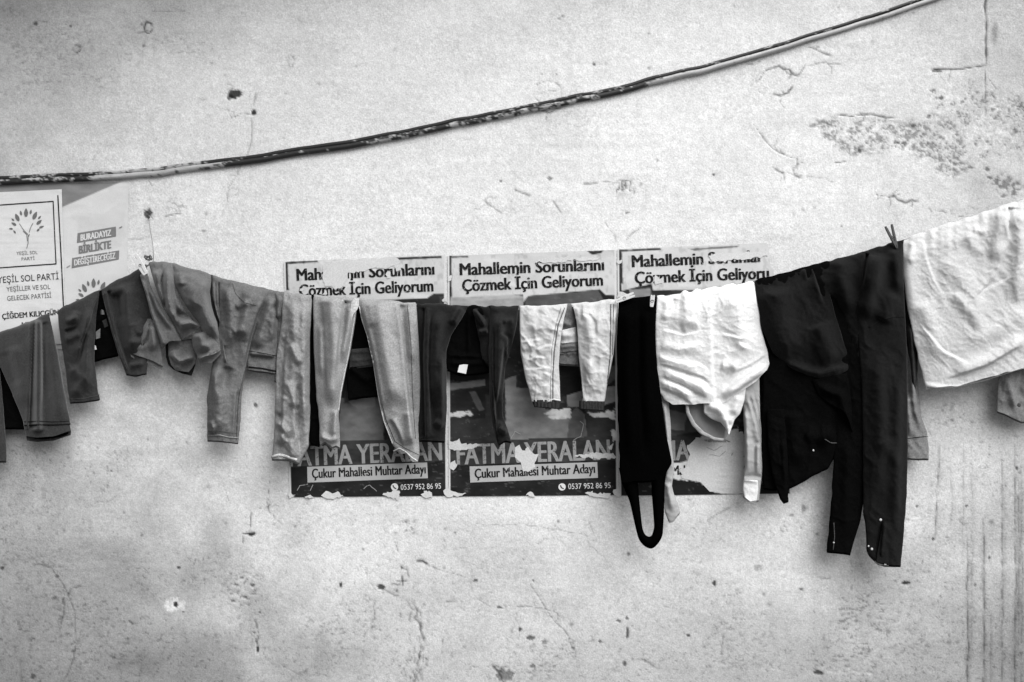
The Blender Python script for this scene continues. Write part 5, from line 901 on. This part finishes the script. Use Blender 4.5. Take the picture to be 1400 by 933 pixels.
# 12 -- pale crumpled shirt at the right edge
g = garment('shirt', 'pale crumpled shirt at the right edge with its shaded sleeves hanging behind', 'shirt', 1340)
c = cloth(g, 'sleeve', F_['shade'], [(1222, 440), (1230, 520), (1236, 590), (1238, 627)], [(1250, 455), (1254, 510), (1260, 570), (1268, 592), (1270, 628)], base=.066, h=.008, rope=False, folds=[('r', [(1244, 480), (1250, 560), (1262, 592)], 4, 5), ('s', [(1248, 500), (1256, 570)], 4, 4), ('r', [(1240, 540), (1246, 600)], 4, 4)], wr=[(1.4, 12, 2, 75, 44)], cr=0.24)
seam(g, 'cuff_stitching', F_['stitch'], c, [(1240, 600), (1255, 598), (1268, 597)], .9)
cloth(g, 'front_facing', F_['coal'], [(1232, 340), (1235, 420), (1240, 480), (1242, 560)], [(1246, 336), (1250, 420), (1256, 478), (1252, 560)], base=.072, h=.005, folds=[('r', [(1244, 440), (1250, 540)], 3, 4)])
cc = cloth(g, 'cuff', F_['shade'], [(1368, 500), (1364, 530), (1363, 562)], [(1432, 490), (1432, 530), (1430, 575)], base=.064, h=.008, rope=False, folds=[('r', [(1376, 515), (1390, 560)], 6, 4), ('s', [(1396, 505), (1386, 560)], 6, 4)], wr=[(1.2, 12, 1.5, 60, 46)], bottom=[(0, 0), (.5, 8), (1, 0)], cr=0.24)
stud(g, 'button', F_['greystitch'], cc, 1393, 554, 3)
c = cloth(g, 'body', F_['sheet'], [(1234, 333), (1235, 380), (1241, 425), (1252, 476), (1260, 508), (1266, 532)], [(1480, 250), (1482, 330), (1478, 400), (1470, 460), (1462, 490)], base=.096, h=.020,
    folds=[('r', [(1238, 336), (1240, 380), (1250, 440)], 10, 7), ('s', [(1262, 326), (1266, 350), (1276, 380), (1300, 420)], 16, 2, (.05, .5)), ('s', [(1378, 284), (1377, 300), (1380, 330)], 8, 9, (.02, .4)), ('r', [(1370, 286), (1364, 330), (1360, 360)], 10, 7), ('r', [(1392, 280), (1396, 340), (1390, 420)], 12, 8), ('r', [(1400, 420), (1370, 450), (1320, 470)], 12, 4), ('s', [(1256, 440), (1290, 480), (1330, 500)], 8, 3), ('s', [(1380, 330), (1360, 380), (1330, 410)], 9, 3), ('s', [(1340, 400), (1380, 380), (1410, 350)], 8, 3), ('r', [(1404, 460), (1360, 490), (1300, 512)], 9, 6), ('s', [(1400, 470), (1350, 500), (1290, 520)], 7, 5), ('r', [(1256, 410), (1276, 460), (1282, 500)], 12, 6), ('r', [(1290, 350), (1320, 390), (1350, 440)], 14, 4), ('r', [(1320, 320), (1345, 350)], 8, 2.5), ('r', [(1330, 314), (1350, 319)], 4, 2), ('r', [(1300, 400), (1330, 430), (1345, 455)], 8, 4), ('r', [(1266, 527), (1300, 533), (1350, 524), (1420, 505)], 3.5, 5, (0, 0)), ('r', [(1247, 330), (1243, 352), (1252, 362)], 5, 5)],
    cra=38, crl=12, fm=.8, wr=[(.6, 11, 2.6, 45, 49)], gather=2.5, bottom=[(0, 0), (.22, 5), (.45, 2), (1, 0)], backlow=-2, res=1.1, edge=1.4, cr=0.17)
seam(g, 'hem_stitching', F_['shade'], c, [(1268, 530), (1300, 531), (1345, 521), (1400, 503)], .8)

# ------------------------------------------------------------------ clothes pegs
def peg(px, py, ang, length, mat, label, base, spread=9.0, wide=2.6):
    """two slim jaws meeting at the line with a wire spring round them; px, py = the grip end on the cord"""
    base -= CL
    root = thing('clothes_peg', label, 'peg', P(px, py, -base), 'clothes pegs along the line')
    a = math.radians(ang)
    for sgn in (-1, 1):
        t = a + math.radians(sgn * spread * .5); dx, dz = math.cos(t), math.sin(t); nxx, nzz = -dz, dx; bm = bmesh.new(); rings = []
        L = length * S; W = wide * S
        for s, k in ((-.22, .55), (-.1, .9), (.15, 1.0), (.55, 1.0), (.85, .9), (1.0, .6)):
            cxp = dx * s * L + sgn * nxx * W * .28; czp = dz * s * L + sgn * nzz * W * .28; q = W * .42 * k; th = .0045
            rings.append([bm.verts.new((cxp + nxx * q, -th, czp + nzz * q)), bm.verts.new((cxp - nxx * q, -th, czp - nzz * q)), bm.verts.new((cxp - nxx * q, th, czp - nzz * q)), bm.verts.new((cxp + nxx * q, th, czp + nzz * q))])
        for r0, r1 in zip(rings[:-1], rings[1:]):
            for k in range(4): bm.faces.new((r0[k], r0[(k + 1) % 4], r1[(k + 1) % 4], r1[k]))
        bm.faces.new(rings[0][::-1]); bm.faces.new(rings[-1]); bmesh.ops.recalc_face_normals(bm, faces=bm.faces[:]); bmesh.ops.bevel(bm, geom=bm.edges[:], offset=.0006, segments=1, affect='EDGES')
        me = bpy.data.meshes.new('jaw'); bm.to_mesh(me); bm.free(); o = link('jaw', me, mat); o.parent = root
    pts = [Vector((math.cos(a) * .35 * length * S + .0042 * math.cos(k * .7), -.0062 + .0003 * k, math.sin(a) * .35 * length * S + .0042 * math.sin(k * .7))) for k in range(28)]
    o = tube('spring', pts, .0008, M['iron'], None, 6); o.parent = root
    return root
peg(197, 371, 121, 24, M['peg_white'], 'white peg gripping the dark trousers beside the grey bundle', .130, 5, 5.6)
peg(1224, 334, 110, 27, M['peg_dark'], 'dark peg standing up with forked ends at the top corner of the black shirt', .100, 15, 3.4)
peg(846, 411, 22, 22, M['peg_white'], 'white peg lying slantwise where the bleached jeans meet the black apron', .100, 5, 4.0)
peg(891, 417, 84, 13, M['peg_white'], 'short pale peg upright between the black apron and the white shirt', .122, 5, 3.6)
